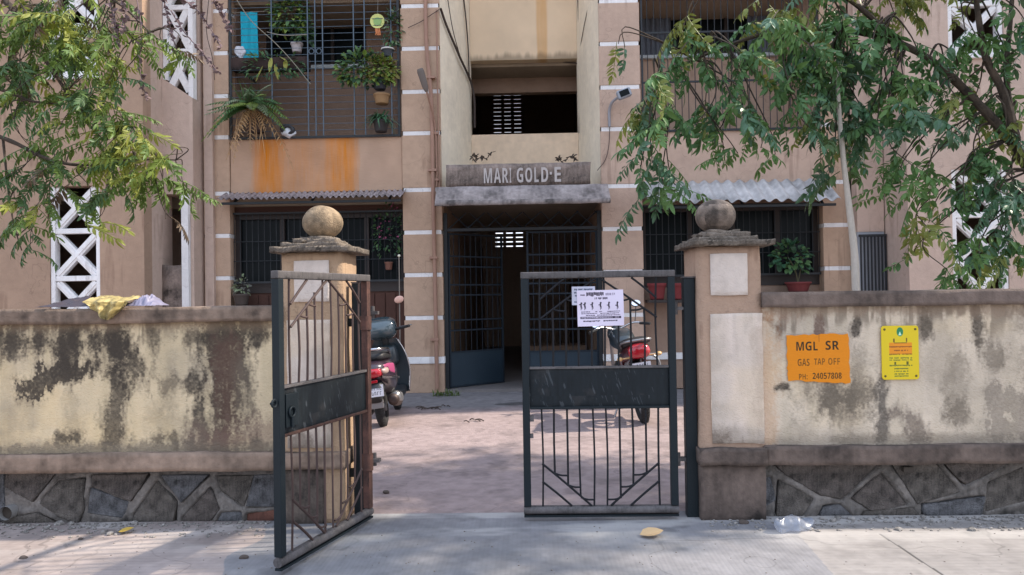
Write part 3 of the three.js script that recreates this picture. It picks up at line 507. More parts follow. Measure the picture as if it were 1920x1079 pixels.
function compoundWall(x0, x1, yc0, yc1, label, base, stains, sd, trim, stones, toWall, drain) {
  const W = thing('compound_wall', label, 'wall', [0, 0, 0]);
  const fit = (g, y0, y1) => { const p = g.attributes.position, uv = g.attributes.uv; for (let i = 0; i < p.count; i++) uv.setXY(i, (p.getX(i) - x0) / (x1 - x0), (p.getY(i) - y0) / (y1 - y0)); return g; };
  const t = stainedPlaster(x0, x1, 0.5, 1.54, base, stains, sd);
  let pg = new THREE.BoxGeometry(x1 - x0, 1.02, 0.2, 120, 30, 1); pg.translate((x0 + x1) / 2, 1.01, ZW - 0.1);
  { const p = pg.attributes.position; for (let i = 0; i < p.count; i++) if (p.getZ(i) > ZW - 0.05) p.setZ(i, p.getZ(i) + 0.012 * (fbm(p.getX(i) * 3, p.getY(i) * 3, 4, sd + 40) - 0.5)); pg.computeVertexNormals(); }
  const bm = tGrain.clone(); bm.repeat.set(7, 2.6); bm.needsUpdate = true;
  obj('plaster', fit(metreUV(pg), 0.5, 1.54), new THREE.MeshStandardMaterial({ map: t, roughness: 0.94, bumpMap: bm, bumpScale: 0.007 }), W);
  const long = (ya, yb, za, zb, am) => roughen(metreUV(new THREE.BoxGeometry(x1 - x0, yb - ya, zb - za, 110, 4, 8).translate((x0 + x1) / 2, (ya + yb) / 2, (za + zb) / 2)), am, 4, sd + 60);
  obj('coping', long(yc0, yc1, ZW - 0.26, ZW + 0.045, 0.008), trim, W);
  obj('plinth_band', long(0.395, 0.53, ZW - 0.24, ZW + 0.05, 0.009), trim, W);
  // rubble: a backing of mortar, stones set in it, raised pointing along the joints
  const mort = mat(0.3, 0.27, 0.245, { map: rep(tGrime, 0.8), bumpMap: rep(tGrain, 0.18), bumpScale: 0.012, roughness: 1 });
  const stone = [0.2, 0.24, 0.17].map((k, i) => mat(k * [1.2, 1.0, 1.3][i], k * [1.05, 1.0, 1.1][i], k * [0.92, 1.05, 0.98][i], { map: rep(tGrime, 0.3), bumpMap: rep(tGrain, 0.22), bumpScale: 0.03, roughness: 1 }));
  const brick = mat(0.2, 0.085, 0.06, { map: rep(tGrime, 0.4), roughness: 1 });
  const polys = [];
  stones.forEach((L, k) => {
    const isBrick = L[0] === 'brick', P = toWall(isBrick ? L.slice(1) : L), cx = P.reduce((a, p) => a + p[0], 0) / P.length, cy = P.reduce((a, p) => a + p[1], 0) / P.length;
    polys.push(P);
    const sh = new THREE.Shape(P.map(([x, y]) => new THREE.Vector2(cx + (x - cx) * 0.97, Math.max(0.0, cy + (y - cy) * 0.97))));
    let g = new THREE.ExtrudeGeometry(sh, { depth: 0.02, bevelEnabled: true, bevelThickness: 0.02, bevelSize: 0.012, bevelSegments: 2 });
    g.translate(0, 0, ZW - 0.098 + 0.016 * h2(k, 3, sd));
    obj(isBrick ? 'brick' : 'stone', roughen(metreUV(g), 0.022, 8, sd + 80 + k), isBrick ? brick : stone[k % 3], W);
  });
  // mortar as one relief: it fills whatever lies between the stones and stands proud of them with a rounded, trowelled edge
  const inside = (P, x, y) => { let c = false; for (let i = 0, j = P.length - 1; i < P.length; j = i++) if ((P[i][1] > y) !== (P[j][1] > y) && x < (P[j][0] - P[i][0]) * (y - P[i][1]) / (P[j][1] - P[i][1]) + P[i][0]) c = !c; return c; };
  const nx = Math.round((x1 - x0) / 0.0095), mg = new THREE.PlaneGeometry(x1 - x0, 0.42, nx, 44), mp = mg.attributes.position; mg.translate((x0 + x1) / 2, 0.185, 0);
  for (let i = 0; i < mp.count; i++) {
    const x = mp.getX(i) + 0.016 * (fbm(mp.getX(i) * 9, mp.getY(i) * 9, 3, sd + 210) - 0.5), y = mp.getY(i) + 0.016 * (fbm(mp.getX(i) * 9 + 5, mp.getY(i) * 9, 3, sd + 211) - 0.5);
    let dm = 9, ins = false; for (const P of polys) { const d = distTo([...P, P[0]], x, y); if (inside(P, x, y)) { ins = true; dm = Math.min(dm, d); break; } dm = Math.min(dm, d); }
    const sdist = ins ? -dm : dm, rise = sstep(-0.014, 0.02, sdist), n = fbm(x * 24, y * 24, 3, sd + 212) - 0.5, wob = fbm(x * 5, y * 5, 3, sd + 213) - 0.5;
    mp.setZ(i, ZW - 0.1 + rise * (0.05 + 0.034 * wob - 0.012 * sstep(0.03, 0.08, sdist)) + 0.02 * n);
  }
  mg.computeVertexNormals();
  obj('mortar_pointing', metreUV(mg), mort, W);
  obj('wall_core', box(x0, x1, 0, 0.393, ZW - 0.25, ZW - 0.115), mort, W);
  if (drain) { const [a] = toWall([drain]); const g = new THREE.CylinderGeometry(0.05, 0.05, 0.12, 18, 1, true); g.rotateX(Math.PI / 2); g.translate(a[0], a[1], ZW - 0.05); obj('drain_pipe', metreUV(g), mat(0.25, 0.24, 0.23, { side: THREE.DoubleSide }), W); const c = new THREE.CircleGeometry(0.049, 18); c.translate(a[0], a[1], ZW - 0.03); obj('drain_dark_disc', metreUV(c), M.soil, W); }  // dark disc, no soil: paints the unlit depth of the drain
  return W;
}
compoundWall(-5.4, -1.812, 1.475, 1.585, 'yellowed compound wall with black mould streaks and a brown rust run, behind the outward-swung gate leaf', (x, y) => [0.67, 0.54, 0.35], stainsL, 400, M.trim, [
  [[-330, 690], [-170, 690], [-180, 800], [-300, 830]], [[-160, 700], [-10, 690], [-10, 880], [-170, 880]],
  [[0, 690], [190, 690], [110, 795], [0, 740]], [[140, 800], [210, 720], [308, 712], [298, 835], [285, 882], [210, 850]], [[335, 750], [480, 802], [455, 862], [328, 838]], [[340, 700], [560, 696], [495, 792], [345, 738]],
  [[505, 855], [595, 722], [672, 802], [668, 883], [505, 885]], [[612, 698], [800, 698], [695, 797]], [[700, 865], [805, 748], [842, 830], [800, 885], [705, 885]], [[832, 700], [975, 700], [932, 822], [850, 758]],
  [[985, 700], [1110, 694], [1110, 815], [952, 822]], ['brick', [950, 850], [1065, 840], [1065, 882], [950, 885]], [[0, 860], [60, 862], [130, 850], [200, 884], [0, 884]], [[850, 850], [925, 845], [925, 885], [835, 885]],
], zl, [22, 838]);
compoundWall(1.652, 5.4, 1.515, 1.625, 'pale compound wall with grey blotches and dark coping, carrying an orange painted notice', (x, y) => { const k = sstep(1.66, 1.72, x); return [0.7 - 0.05 * k, 0.58 - 0.035 * k, 0.46 - 0.04 * k]; }, stainsR, 500, M.trimDark, [
  [[250, 662], [382, 662], [300, 736]], [[240, 712], [290, 762], [418, 722], [432, 800], [330, 860], [240, 858]], [[424, 662], [645, 662], [830, 672], [722, 772], [690, 800], [612, 780], [470, 702]], [[450, 732], [582, 802], [542, 862], [440, 862]],
  [[620, 832], [682, 822], [732, 872], [600, 880]], [[728, 800], [842, 702], [942, 822], [800, 842]], [[880, 668], [1050, 668], [1130, 772], [982, 812]], [[1000, 824], [1232, 792], [1222, 862], [1000, 876]], [[1080, 668], [1322, 662], [1240, 712], [1152, 746]],
  [[1250, 742], [1375, 686], [1420, 800], [1240, 842]], [[1400, 662], [1600, 662], [1580, 780], [1440, 760]], [[1450, 800], [1640, 790], [1640, 880], [1440, 880]], [[780, 852], [960, 842], [980, 880], [760, 880]],
], zr);
{ const a = zr([[930, 683]])[0]; const g = box(a[0] - 0.036, a[0] + 0.036, a[1] - 0.018, a[1] + 0.018, ZW - 0.03, ZW + 0.002); obj('weep_dark_block', g, M.soil, scene.getObjectByName('compound_wall_001')); }  // solid dark block painting the shade inside a weep hole

// ------------------------------------------------------------------ gate pillars with stone caps and ball finials
function pillar(x0, x1, label, trim, panelLow, yCap, ball, sd) {
  const P = thing('gate_pillar', label, 'pillar'), z1 = -5.395, z0 = -5.85, cx = (x0 + x1) / 2, cz = (z0 + z1) / 2, w = x1 - x0;
  obj('shaft', roughen(metreUV(new THREE.BoxGeometry(w, yCap, z1 - z0, 8, 40, 8).translate(cx, yCap / 2, cz)), 0.006, 4, sd), trim, P);
  const pm = (r, g, b) => mat(r, g, b, { map: rep(tMottle, 1.1), bumpMap: rep(tGrain, 0.4), bumpScale: 0.006, roughness: 0.93 });
  obj('upper_panel', roughen(metreUV(new THREE.BoxGeometry(w * 0.58, 0.3, 0.02, 8, 8, 1).translate(cx + 0.0, 1.76, z1 + 0.004)), 0.004, 7, sd + 3), pm(0.7, 0.6, 0.52), P);
  {
    const [a, b] = panelLow, bm = tGrain.clone(); bm.repeat.set(1, 3); bm.needsUpdate = true;
    const g = roughen(metreUV(new THREE.BoxGeometry(b - a, 0.93, 0.02, 10, 26, 1).translate((a + b) / 2, 1.015, z1 + 0.003)), 0.008, 6, sd + 5), p = g.attributes.position, uv = g.attributes.uv;
    for (let i = 0; i < p.count; i++) uv.setXY(i, (p.getX(i) - a) / (b - a), (p.getY(i) - 0.55) / 0.93);
    obj('lower_panel', g, new THREE.MeshStandardMaterial({ map: stainedPlaster(a, b, 0.55, 1.48, () => [0.68, 0.57, 0.48], [{ p: [[a + 0.03, 0.58], [a + 0.1, 0.6]], r: 0.06, o: 0.7, c: [0.16, 0.12, 0.09] }, { p: [[b - 0.02, 0.7], [b - 0.03, 1.3]], r: 0.04, o: 0.4, c: [0.4, 0.3, 0.22] }], sd + 30, 300, 640, 0.18), roughness: 0.93, bumpMap: bm, bumpScale: 0.006 }), P);
  }
  obj('ledge', roughen(metreUV(new THREE.BoxGeometry(w + 0.03, 0.12, z1 - z0 + 0.06, 12, 4, 12).translate(cx, 0.4625, cz + 0.02)), 0.009, 6, sd + 6), x0 > 0 ? M.trimDark : M.trim, P);
  // broken flagstones under the ball
  const cm = mat(0.34, 0.28, 0.225, { map: rep(tGrime, 0.4), bumpMap: rep(tGrain, 0.15), bumpScale: 0.012, roughness: 1 });
  const slab = (hw, hd, ya, yb, am, k, dx = 0) => obj('cap_stone', roughen(metreUV(new THREE.BoxGeometry(hw * 2, yb - ya, hd * 2, 18, 3, 14).translate(cx + dx, (ya + yb) / 2, cz)), am, 9, sd + 10 + k), cm, P);
  slab(w / 2 + 0.075, 0.305, yCap, yCap + 0.042, 0.012, 1, 0.01); slab(w / 2 - 0.005, 0.245, yCap + 0.038, yCap + 0.072, 0.015, 2, -0.01); slab(w / 2 - 0.06, 0.19, yCap + 0.068, yCap + 0.104, 0.018, 3, 0.01); slab(w / 2 - 0.11, 0.13, yCap + 0.095, yCap + 0.125, 0.015, 4, 0.0);
  for (let i = 0; i < 9; i++) { const a = rr(0, 6.28), q = rr(0.08, 0.24); const g = new THREE.DodecahedronGeometry(rr(0.014, 0.034), 0); g.scale(1.3, 0.6, 1); g.translate(cx + Math.cos(a) * q, yCap + 0.12 - q * 0.2 + 0.012, cz + Math.sin(a) * q * 0.9); obj('chip', metreUV(g), cm, P); }
  const bg = new THREE.SphereGeometry(0.15, 40, 28); bg.scale(1, 0.86, 1); bg.translate(cx + ball[0], yCap + 0.238, cz);
  obj('ball_finial', roughen(metreUV(bg), 0.006, 5, sd + 20), mat(...ball[1], { map: rep(tGrime, 1.1), bumpMap: rep(tGrain, 0.25), bumpScale: 0.01, roughness: 0.95 }), P);
  return P;
}
const pTan = (r, g, b) => mat(r, g, b, { map: rep(tWall, 1.3), bumpMap: rep(tGrain, 0.5), bumpScale: 0.006, roughness: 0.93 });
const PL = pillar(-1.81, -1.37, 'gate pillar with tan ball finial standing behind the outward-swung gate leaf', pTan(0.46, 0.315, 0.2), [-1.775, -1.46], 1.97, [0.02, [0.56, 0.41, 0.26]], 600);
const PR = pillar(1.2, 1.65, 'gate pillar with grey-brown ball finial and a clean cream panel beside the closed gate leaf', pTan(0.45, 0.305, 0.215), [1.285, 1.655], 1.965, [-0.03, [0.46, 0.36, 0.29]], 650);
obj('dark_base', roughen(metreUV(new THREE.BoxGeometry(0.462, 0.41, 0.5, 8, 8, 8).translate(1.427, 0.19, -5.63)), 0.008, 5, 700), M.trimDark, PR);
obj('stone_base', roughen(metreUV(new THREE.BoxGeometry(0.3, 0.41, 0.5, 8, 8, 8).translate(-1.67, 0.19, -5.63)), 0.012, 5, 705), mat(0.15, 0.12, 0.1, { map: rep(tGrime, 0.5), roughness: 1 }), PL);

// ------------------------------------------------------------------ gate posts and leaves
function post(x, z, label, pale) {
  const p = thing('gate_post', label, 'gate post', [x, 0, z]);
  obj('post', box(-0.042, 0.042, 0, 1.74, -0.042, 0.042, 0.006), M.iron, p);
  obj('post_cap', box(-0.046, 0.046, 1.741, 1.752, -0.046, 0.046), M.ironWorn, p);
  for (const y of [0.42, 1.52]) { obj('hinge', [box(-0.15, -0.04, y - 0.012, y + 0.012, -0.03, 0.03), rod(V(-0.1, y - 0.045, 0.02), V(-0.1, y + 0.05, 0.02), 0.018, 8)], M.ironWorn, p); }
  for (const y of [0.3, 1.42]) obj('wall_lug', box(0.04, 0.075, y, y + 0.06, -0.02, 0.02), M.iron, p);
  return p;
}
post(1.155, -5.5, 'black iron gate post bolted to the right-hand pillar'); { const p = post(-1.29, -5.56, 'black iron gate post bolted to the left-hand pillar'); p.rotation.y = Math.PI; }
const UB = [0.136, 0.226, 0.32, 0.41, 0.506, 0.6, 0.698, 0.789, 0.887, 0.977];
function gate(label, pos, turn, barM, barM2, hingeM, panelM) {
  const G = thing('metal_gate', label, 'gate', pos, turn), wd = 1.11, H = 1.80, b0 = 0.06;
  obj('stile', box(0, 0.052, b0 + 0.048, H - 0.048, -0.026, 0.026, 0.005), M.iron, G);
  obj('stile', box(wd - 0.052, wd, b0 + 0.048, H - 0.048, -0.026, 0.026, 0.005), hingeM, G);
  obj('top_rail', box(-0.002, wd + 0.002, H - 0.048, H, -0.027, 0.027, 0.006), M.ironWorn, G);
  { const g = new THREE.CylinderGeometry(0.031, 0.031, wd + 0.004, 14); g.rotateZ(Math.PI / 2); g.translate(wd / 2, b0 + 0.02, 0); obj('bottom_rail', metreUV(g), M.ironWorn, G); obj('bottom_strip', box(0, wd, b0 - 0.028, b0 - 0.014, -0.02, 0.025), M.iron, G); }
  const pa = 0.82, pb = 1.1;
  obj('panel', roughen(metreUV(new THREE.BoxGeometry(wd - 0.106, pb - pa, 0.008, 24, 8, 1).translate(wd / 2, (pa + pb) / 2, 0)), 0.004, 3, 720), panelM, G);
  obj('panel_edge', box(0.053, wd - 0.053, pb - 0.004, pb + 0.014, -0.018, 0.02, 0.003), M.ironWorn, G); obj('panel_edge', box(0.053, wd - 0.053, pa - 0.014, pa + 0.004, -0.018, 0.02, 0.003), barM2, G);
  const bend = (a, b) => { const m = a.clone().lerp(b, 0.5); m.x += rr(-0.008, 0.008); m.z += rr(-0.006, 0.006); return tube([a, m, b], 0.0075, 6, 6); };
  const dLow = (u) => 0.415 - (u - UB[0]) * 0.88, dHigh = (u) => 1.46 + (u - UB[0]) * 0.77;       // heights of the long diagonals
  const mir = (i) => (i > 4 ? 9 - i : i);
  for (let i = 0; i < 10; i++) {
    const k = mir(i), lo = k === 0 || k === 4 ? b0 + 0.045 : dLow(UB[k]), hi = k === 0 || k === 4 ? H - 0.045 : Math.min(H - 0.045, dHigh(UB[k]));
    obj('bar', bend(V(UB[i], lo, 0.005), V(UB[i], pa - 0.01, 0.005)), barM, G); obj('bar', bend(V(UB[i], pb + 0.01, 0.005), V(UB[i], hi, 0.005)), barM, G);
  }
  for (const s of [0, 1]) {
    const X = (u) => (s ? UB[0] + UB[9] - u : u), r = (a, b) => obj('diagonal_bar', tube([V(X(a[0]), a[1], 0.012), V(X((a[0] + b[0]) / 2), (a[1] + b[1]) / 2 + 0.004, 0.014), V(X(b[0]), b[1], 0.012)], 0.0085, 6, 6), barM, G);
    r([UB[0], 0.415], [0.487, b0 + 0.05]); r([UB[0], 0.285], [0.345, b0 + 0.05]); r([UB[0], 1.46], [0.545, H - 0.05]); r([UB[0], 1.6], [0.315, H - 0.05]);
    for (const [k, y, t] of [[1, 0.345, 2], [2, 0.26, 3], [3, 0.17, 4], [1, 1.53, 2], [2, 1.6, 3]]) obj('cross_tie', tube([V(X(UB[k]), y, 0.012), V(X((UB[k] + UB[t]) / 2), y - 0.014, 0.016), V(X(UB[t]), y - 0.016, 0.012)], 0.007, 5, 5), barM, G);
  }
  return G;
}
const panelMap = tex(1024, 320, (u, v) => { const a = fbm(u * 7, v * 2, 4, 801), s = fbm(u * 60, v * 3, 3, 803), sc = sstep(0.72, 0.76, fbm(u * 90 + v * 8, v * 3.5 - u * 3, 3, 807)) * 0.35, e = sstep(0.62, 0.75, a) * 0.3; return [0.011, 0.016, 0.02].map((q, i) => q * (0.8 + 0.6 * (s - 0.4)) + sc * [0.1, 0.11, 0.12][i] + e * [0.05, 0.04, 0.035][i]); });
const panelM = new THREE.MeshPhysicalMaterial({ map: rep(panelMap, 1.1, 0.3), roughness: 0.55, specularIntensity: 0.5 });
const GR = gate('black iron gate leaf standing closed beside the right-hand pillar, white poster on its bars', [-0.07, 0, -5.42], 0, M.ironBar, M.iron, M.iron, panelM);
const GL = gate('black iron gate leaf with rusty hinge stile swung open towards the street', [-1.51, 0, -4.37], 1.283, M.rodRust, M.ironRust, M.ironRust, panelM);
obj('latch', [rod(V(-0.05, 1.02, 0), V(0.0, 1.02, 0), 0.008), metreUV(new THREE.TorusGeometry(0.022, 0.007, 6, 14).translate(-0.035, 1.02, 0.012))], M.iron, GL);
obj('lock_plate', [box(0.07, 0.2, 0.86, 1.06, 0.006, 0.022, 0.004), metreUV(new THREE.TorusGeometry(0.03, 0.008, 6, 14).translate(0.12, 0.95, 0.03)), rod(V(0.12, 0.92, 0.03), V(0.12, 0.86, 0.03), 0.012)], M.iron, GL);
obj('hinge_sleeve', [rod(V(1.084, 0.38, 0), V(1.084, 0.5, 0), 0.04, 12), rod(V(1.084, 1.4, 0), V(1.084, 1.5, 0), 0.04, 12)], M.ironRust, GL);
obj('latch', [box(0.05, 0.08, 0.72, 0.76, -0.01, 0.02), box(0.05, 0.075, 0.6, 0.63, -0.01, 0.02)], M.ironWorn, GR);

// ------------------------------------------------------------------ notices
const poster = (name, label, cat, px, z, draw, bow, group) => {
  const a = at(px[0], px[1], z), b = at(px[2], px[3], z), w = b.x - a.x, h = a.y - b.y, g = new THREE.BoxGeometry(w, h, 0.003, 16, 10, 1), p = g.attributes.position;
  for (let i = 0; i < p.count; i++) p.setZ(i, p.getZ(i) + bow * Math.sin((p.getX(i) / w + 0.5) * Math.PI * 2.3) + bow * 0.7 * Math.sin(p.getY(i) / h * 5 + p.getX(i) * 9));
  g.computeVertexNormals();
  const o = new THREE.Mesh(g, new THREE.MeshStandardMaterial({ map: canvasTex(680, Math.round(680 * h / w), draw), roughness: 0.8 }));
  o.name = numbered(name); o.position.set((a.x + b.x) / 2, (a.y + b.y) / 2, z); scene.add(o); return tag(o, label, cat, group);
};
const line = (c, x, y, w, h, s, gap = 0.25) => { let q = x; let k = s; while (q < x + w) { k++; const d = w * (0.02 + 0.05 * h2(k, 1, 3)); if (h2(k, 2, 3) > gap * 0.6) c.fillRect(q, y - h * (0.4 + 0.1 * h2(k, 4, 3)), Math.min(d, x + w - q), h * (0.6 + 0.4 * h2(k, 3, 3))); q += d + w * 0.008; } };
const pst = poster('notice_poster', 'white printed notice with a row of five dark figures, tied to the gate bars', 'poster', [1082, 545, 1170, 611], -5.385, (c, w, h) => {
  c.fillStyle = '#dcd2e4'; c.fillRect(0, 0, w, h); c.fillStyle = '#3a3140'; c.lineWidth = 4;
  line(c, w * 0.07, h * 0.13, w * 0.1, h * 0.04, 4, 0); line(c, w * 0.2, h * 0.11, w * 0.38, h * 0.12, 9, 0); c.fillStyle = '#7d7488'; line(c, w * 0.62, h * 0.12, w * 0.2, h * 0.08, 21); c.fillStyle = '#4b4254'; line(c, w * 0.36, h * 0.23, w * 0.3, h * 0.06, 33, 0.2);
  for (const [i, x] of [[0, 0.09], [0.4, 0.17], [1, 0.33], [2, 0.51], [3, 0.69], [4, 0.87]].values()) {
    const X = w * x, Y = h * 0.32; c.fillStyle = '#2c2433'; c.beginPath(); c.arc(X, Y + h * 0.035, w * 0.02, 0, 7); c.fill(); c.fillRect(X - w * 0.022, Y + h * 0.05, w * 0.03, h * 0.1); c.fillRect(X - w * 0.016, Y + h * 0.14, w * 0.012, h * 0.09); c.fillRect(X + w * 0.002, Y + h * 0.13, w * 0.014, h * 0.07); c.fillRect(X - w * 0.05, Y + h * (0.06 + 0.01 * i), w * 0.04, h * 0.025);
  }
  c.fillStyle = '#5d5468'; for (let k = 0; k < 3; k++) line(c, w * 0.08, h * (0.6 + 0.05 * k), w * 0.84, h * 0.028, 60 + k * 19, 0.3);
  c.fillStyle = '#352c3d'; c.fillRect(w * 0.06, h * 0.735, w * 0.88, h * 0.06); c.fillStyle = '#cfc5d8'; line(c, w * 0.08, h * 0.765, w * 0.82, h * 0.025, 150, 0.2); c.fillStyle = '#4b4254'; line(c, w * 0.12, h * 0.86, w * 0.74, h * 0.04, 170, 0.25);
}, 0.006); pst.rotation.z = 0.012;
poster('notice_poster', 'smaller torn notice half hidden behind the white printed one', 'poster', [1072, 538, 1116, 572], -5.393, (c, w, h) => {
  c.fillStyle = '#bcbccb'; c.fillRect(0, 0, w, h); c.fillStyle = '#4d5266'; for (let k = 0; k < 5; k++) line(c, w * 0.1, h * (0.16 + 0.17 * k), w * 0.8, h * 0.1, 300 + k * 31, 0.4);
}, 0.006);
{ // painted patch: ragged edge, stencilled capitals
  const a = zr([[468, 178], [700, 172], [708, 358], [474, 348]]), n = 14, P = [];
  a.forEach(([x, y], i) => { const [x2, y2] = a[(i + 1) % 4]; for (let k = 0; k < n; k++) { const t = k / n; P.push(new THREE.Vector2(x + (x2 - x) * t + 0.011 * (h2(i, k, 9) - 0.5), y + (y2 - y) * t + 0.012 * (h2(i, k, 11) - 0.5))); } });
  const x0 = a[0][0], x1 = a[2][0], y0 = a[2][1], y1 = a[1][1], g = new THREE.ExtrudeGeometry(new THREE.Shape(P), { depth: 0.0015, bevelEnabled: false }), p = g.attributes.position, uv = g.attributes.uv;
  for (let i = 0; i < p.count; i++) uv.setXY(i, (p.getX(i) - x0) / (x1 - x0), (p.getY(i) - y0) / (y1 - y0));
  g.translate(0, 0, ZW + 0.009);
  const t = canvasTex(720, 560, (c, w, h) => {
    c.fillStyle = '#d98204'; c.fillRect(0, 0, w, h);
    for (let i = 0; i < 900; i++) { c.fillStyle = ['rgba(196,112,0,.18)', 'rgba(232,148,16,.18)', 'rgba(170,110,30,.10)'][i % 3]; c.fillRect(h2(i, 1, 5) * w, h2(i, 2, 5) * h, 6 + 60 * h2(i, 3, 5), 2 + 6 * h2(i, 4, 5)); }
    c.fillStyle = 'rgba(70,30,20,.55)'; c.fillRect(w * 0.515, 0, 5, h * 0.16);
    c.textBaseline = 'alphabetic'; const put = (s, x, y, sz, wd, al) => { c.fillStyle = 'rgba(34,28,14,' + al + ')'; c.font = 'bold ' + sz + 'px sans-serif'; c.fillText(s, w * x, h * y, w * wd); };
    put('MGL', 0.14, 0.33, 140, 0.36, 0.9); put('SR', 0.61, 0.32, 140, 0.25, 0.9); put('GAS', 0.165, 0.64, 112, 0.2, 0.62); put('TAP', 0.43, 0.62, 100, 0.18, 0.55); put('OFF', 0.65, 0.62, 104, 0.2, 0.5); put('PH:', 0.18, 0.91, 88, 0.15, 0.55); put('24057808', 0.4, 0.905, 96, 0.47, 0.82);
    for (let i = 0; i < 320; i++) { c.fillStyle = 'rgba(217,130,4,.55)'; c.fillRect(w * (0.12 + 0.76 * h2(i, 7, 5)), h * (0.42 + 0.5 * h2(i, 8, 5)), 3 + 16 * h2(i, 9, 5), 2 + 5 * h2(i, 10, 5)); }
  });
  tag(obj('painted_notice', [g], new THREE.MeshStandardMaterial({ map: t, roughness: 0.8 })), 'orange painted notice with black stencilled lettering on the compound wall', 'painted notice');
}
{
  const a = zr([[822, 144]])[0], b = zr([[964, 342]])[0], x0 = a[0], x1 = b[0], y0 = b[1], y1 = a[1], w = x1 - x0, h = y1 - y0;
  const S = thing('sign_plate', 'small bright yellow metal plate with green emblem, screwed to the wall by four corners', 'sign', [(x0 + x1) / 2, (y0 + y1) / 2, ZW + 0.014]);
  const sh = new THREE.Shape(), r = 0.02, X = w / 2, Y = h / 2; sh.moveTo(-X + r, -Y); sh.lineTo(X - r, -Y); sh.absarc(X - r, -Y + r, r, -Math.PI / 2, 0); sh.lineTo(X, Y - r); sh.absarc(X - r, Y - r, r, 0, Math.PI / 2); sh.lineTo(-X + r, Y); sh.absarc(-X + r, Y - r, r, Math.PI / 2, Math.PI); sh.lineTo(-X, -Y + r); sh.absarc(-X + r, -Y + r, r, Math.PI, Math.PI * 1.5);
  const g = new THREE.ExtrudeGeometry(sh, { depth: 0.004, bevelEnabled: true, bevelSize: 0.002, bevelThickness: 0.002, bevelSegments: 1 }), p = g.attributes.position, uv = g.attributes.uv; for (let i = 0; i < p.count; i++) uv.setXY(i, p.getX(i) / w + 0.5, p.getY(i) / h + 0.5);
  obj('plate', g, new THREE.MeshStandardMaterial({ roughness: 0.45, map: canvasTex(560, 780, (c, W, H) => {
    c.fillStyle = '#d8bd06'; c.fillRect(0, 0, W, H); c.fillStyle = '#e08b06'; c.fillRect(W * 0.2, H * 0.31, W * 0.62, H * 0.22);
    c.fillStyle = '#157a4f'; c.beginPath(); c.ellipse(W * 0.5, H * 0.11, W * 0.09, H * 0.085, 0, 0, 7); c.fill(); c.fillStyle = '#bfe6c8'; c.beginPath(); c.moveTo(W * 0.5, H * 0.1); c.lineTo(W * 0.545, H * 0.175); c.lineTo(W * 0.455, H * 0.175); c.fill();
    c.fillStyle = '#6a4d08'; c.fillRect(W * 0.31, H * 0.235, W * 0.045, H * 0.07); c.fillRect(W * 0.66, H * 0.225, W * 0.035, H * 0.075); c.fillRect(W * 0.33, H * 0.31, W * 0.36, H * 0.014);
    const rows = [[0.39, '#8a4a08'], [0.46, '#8a4a08'], [0.53, '#8a5a08'], [0.6, '#6d7420'], [0.64, '#6d7420'], [0.74, '#5f6c24'], [0.8, '#5f6c24'], [0.85, '#5f6c24'], [0.9, '#5f6c24'], [0.94, '#5f6c24']];
    rows.forEach(([y, k], i) => { c.fillStyle = k; const m = i === 1 || i > 5; line(c, W * (m ? 0.33 : 0.2), H * y, W * (m ? 0.38 : 0.62), H * 0.028, 500 + i * 41, 0.15); });
    c.fillStyle = '#55560c'; c.fillRect(W * 0.33, H * 0.67, W * 0.05, H * 0.055); c.fillRect(W * 0.66, H * 0.665, W * 0.06, H * 0.06);
  }) }), S);
  for (const i of [-1, 1]) for (const j of [-1, 1]) { const q = new THREE.SphereGeometry(0.0085, 10, 6); q.scale(1, 1, 0.5); q.translate(i * (X - 0.021), j * (Y - 0.024), 0.007); obj('screw', metreUV(q), mat(0.12, 0.1, 0.03, { roughness: 0.4, metalness: 0.6 }), S); }
}

// ------------------------------------------------------------------ vehicles
const gloss = (r, g, b, o = {}) => new THREE.MeshPhysicalMaterial({ color: C(r, g, b), roughness: 0.32, clearcoat: 0.9, clearcoatRoughness: 0.12, ...o });
const K = {
  rubber: mat(0.02, 0.02, 0.021, { roughness: 0.85, bumpMap: rep(tGrain, 0.08), bumpScale: 0.003 }), plastic: mat(0.025, 0.027, 0.03, { roughness: 0.45 }), chrome: mat(0.6, 0.6, 0.62, { metalness: 1, roughness: 0.22 }), steel: mat(0.32, 0.32, 0.33, { metalness: 0.8, roughness: 0.4 }),
  purple: gloss(0.035, 0.02, 0.032), blueBlack: gloss(0.022, 0.034, 0.043, { roughness: 0.35, clearcoat: 0.6 }), red: new THREE.MeshPhysicalMaterial({ color: C(0.42, 0.008, 0.02), roughness: 0.12, clearcoat: 1 }), redDark: gloss(0.07, 0.008, 0.012), seat: mat(0.018, 0.018, 0.02, { roughness: 0.55 }), rustPipe: mat(0.15, 0.11, 0.1, { metalness: 0.5, roughness: 0.55, map: rep(tGrime, 0.3) }), dust: mat(0.2, 0.185, 0.18, { roughness: 0.85 }),
};
const plateMap = canvasTex(256, 160, (c, w, h) => { c.fillStyle = '#cfcfd8'; c.fillRect(0, 0, w, h); c.fillStyle = '#23232c'; for (let r = 0; r < 2; r++) for (let i = 0; i < 6; i++) { const x = 20 + i * 37, y = 22 + r * 70; c.fillRect(x, y, 7, 46); c.fillRect(x, y + (h2(i, r, 4) > 0.5 ? 0 : 39), 22, 7); if (h2(i, r, 5) > 0.4) c.fillRect(x + 16, y + 10, 7, 36); } });
const plateM = new THREE.MeshStandardMaterial({ map: plateMap, roughness: 0.5 });
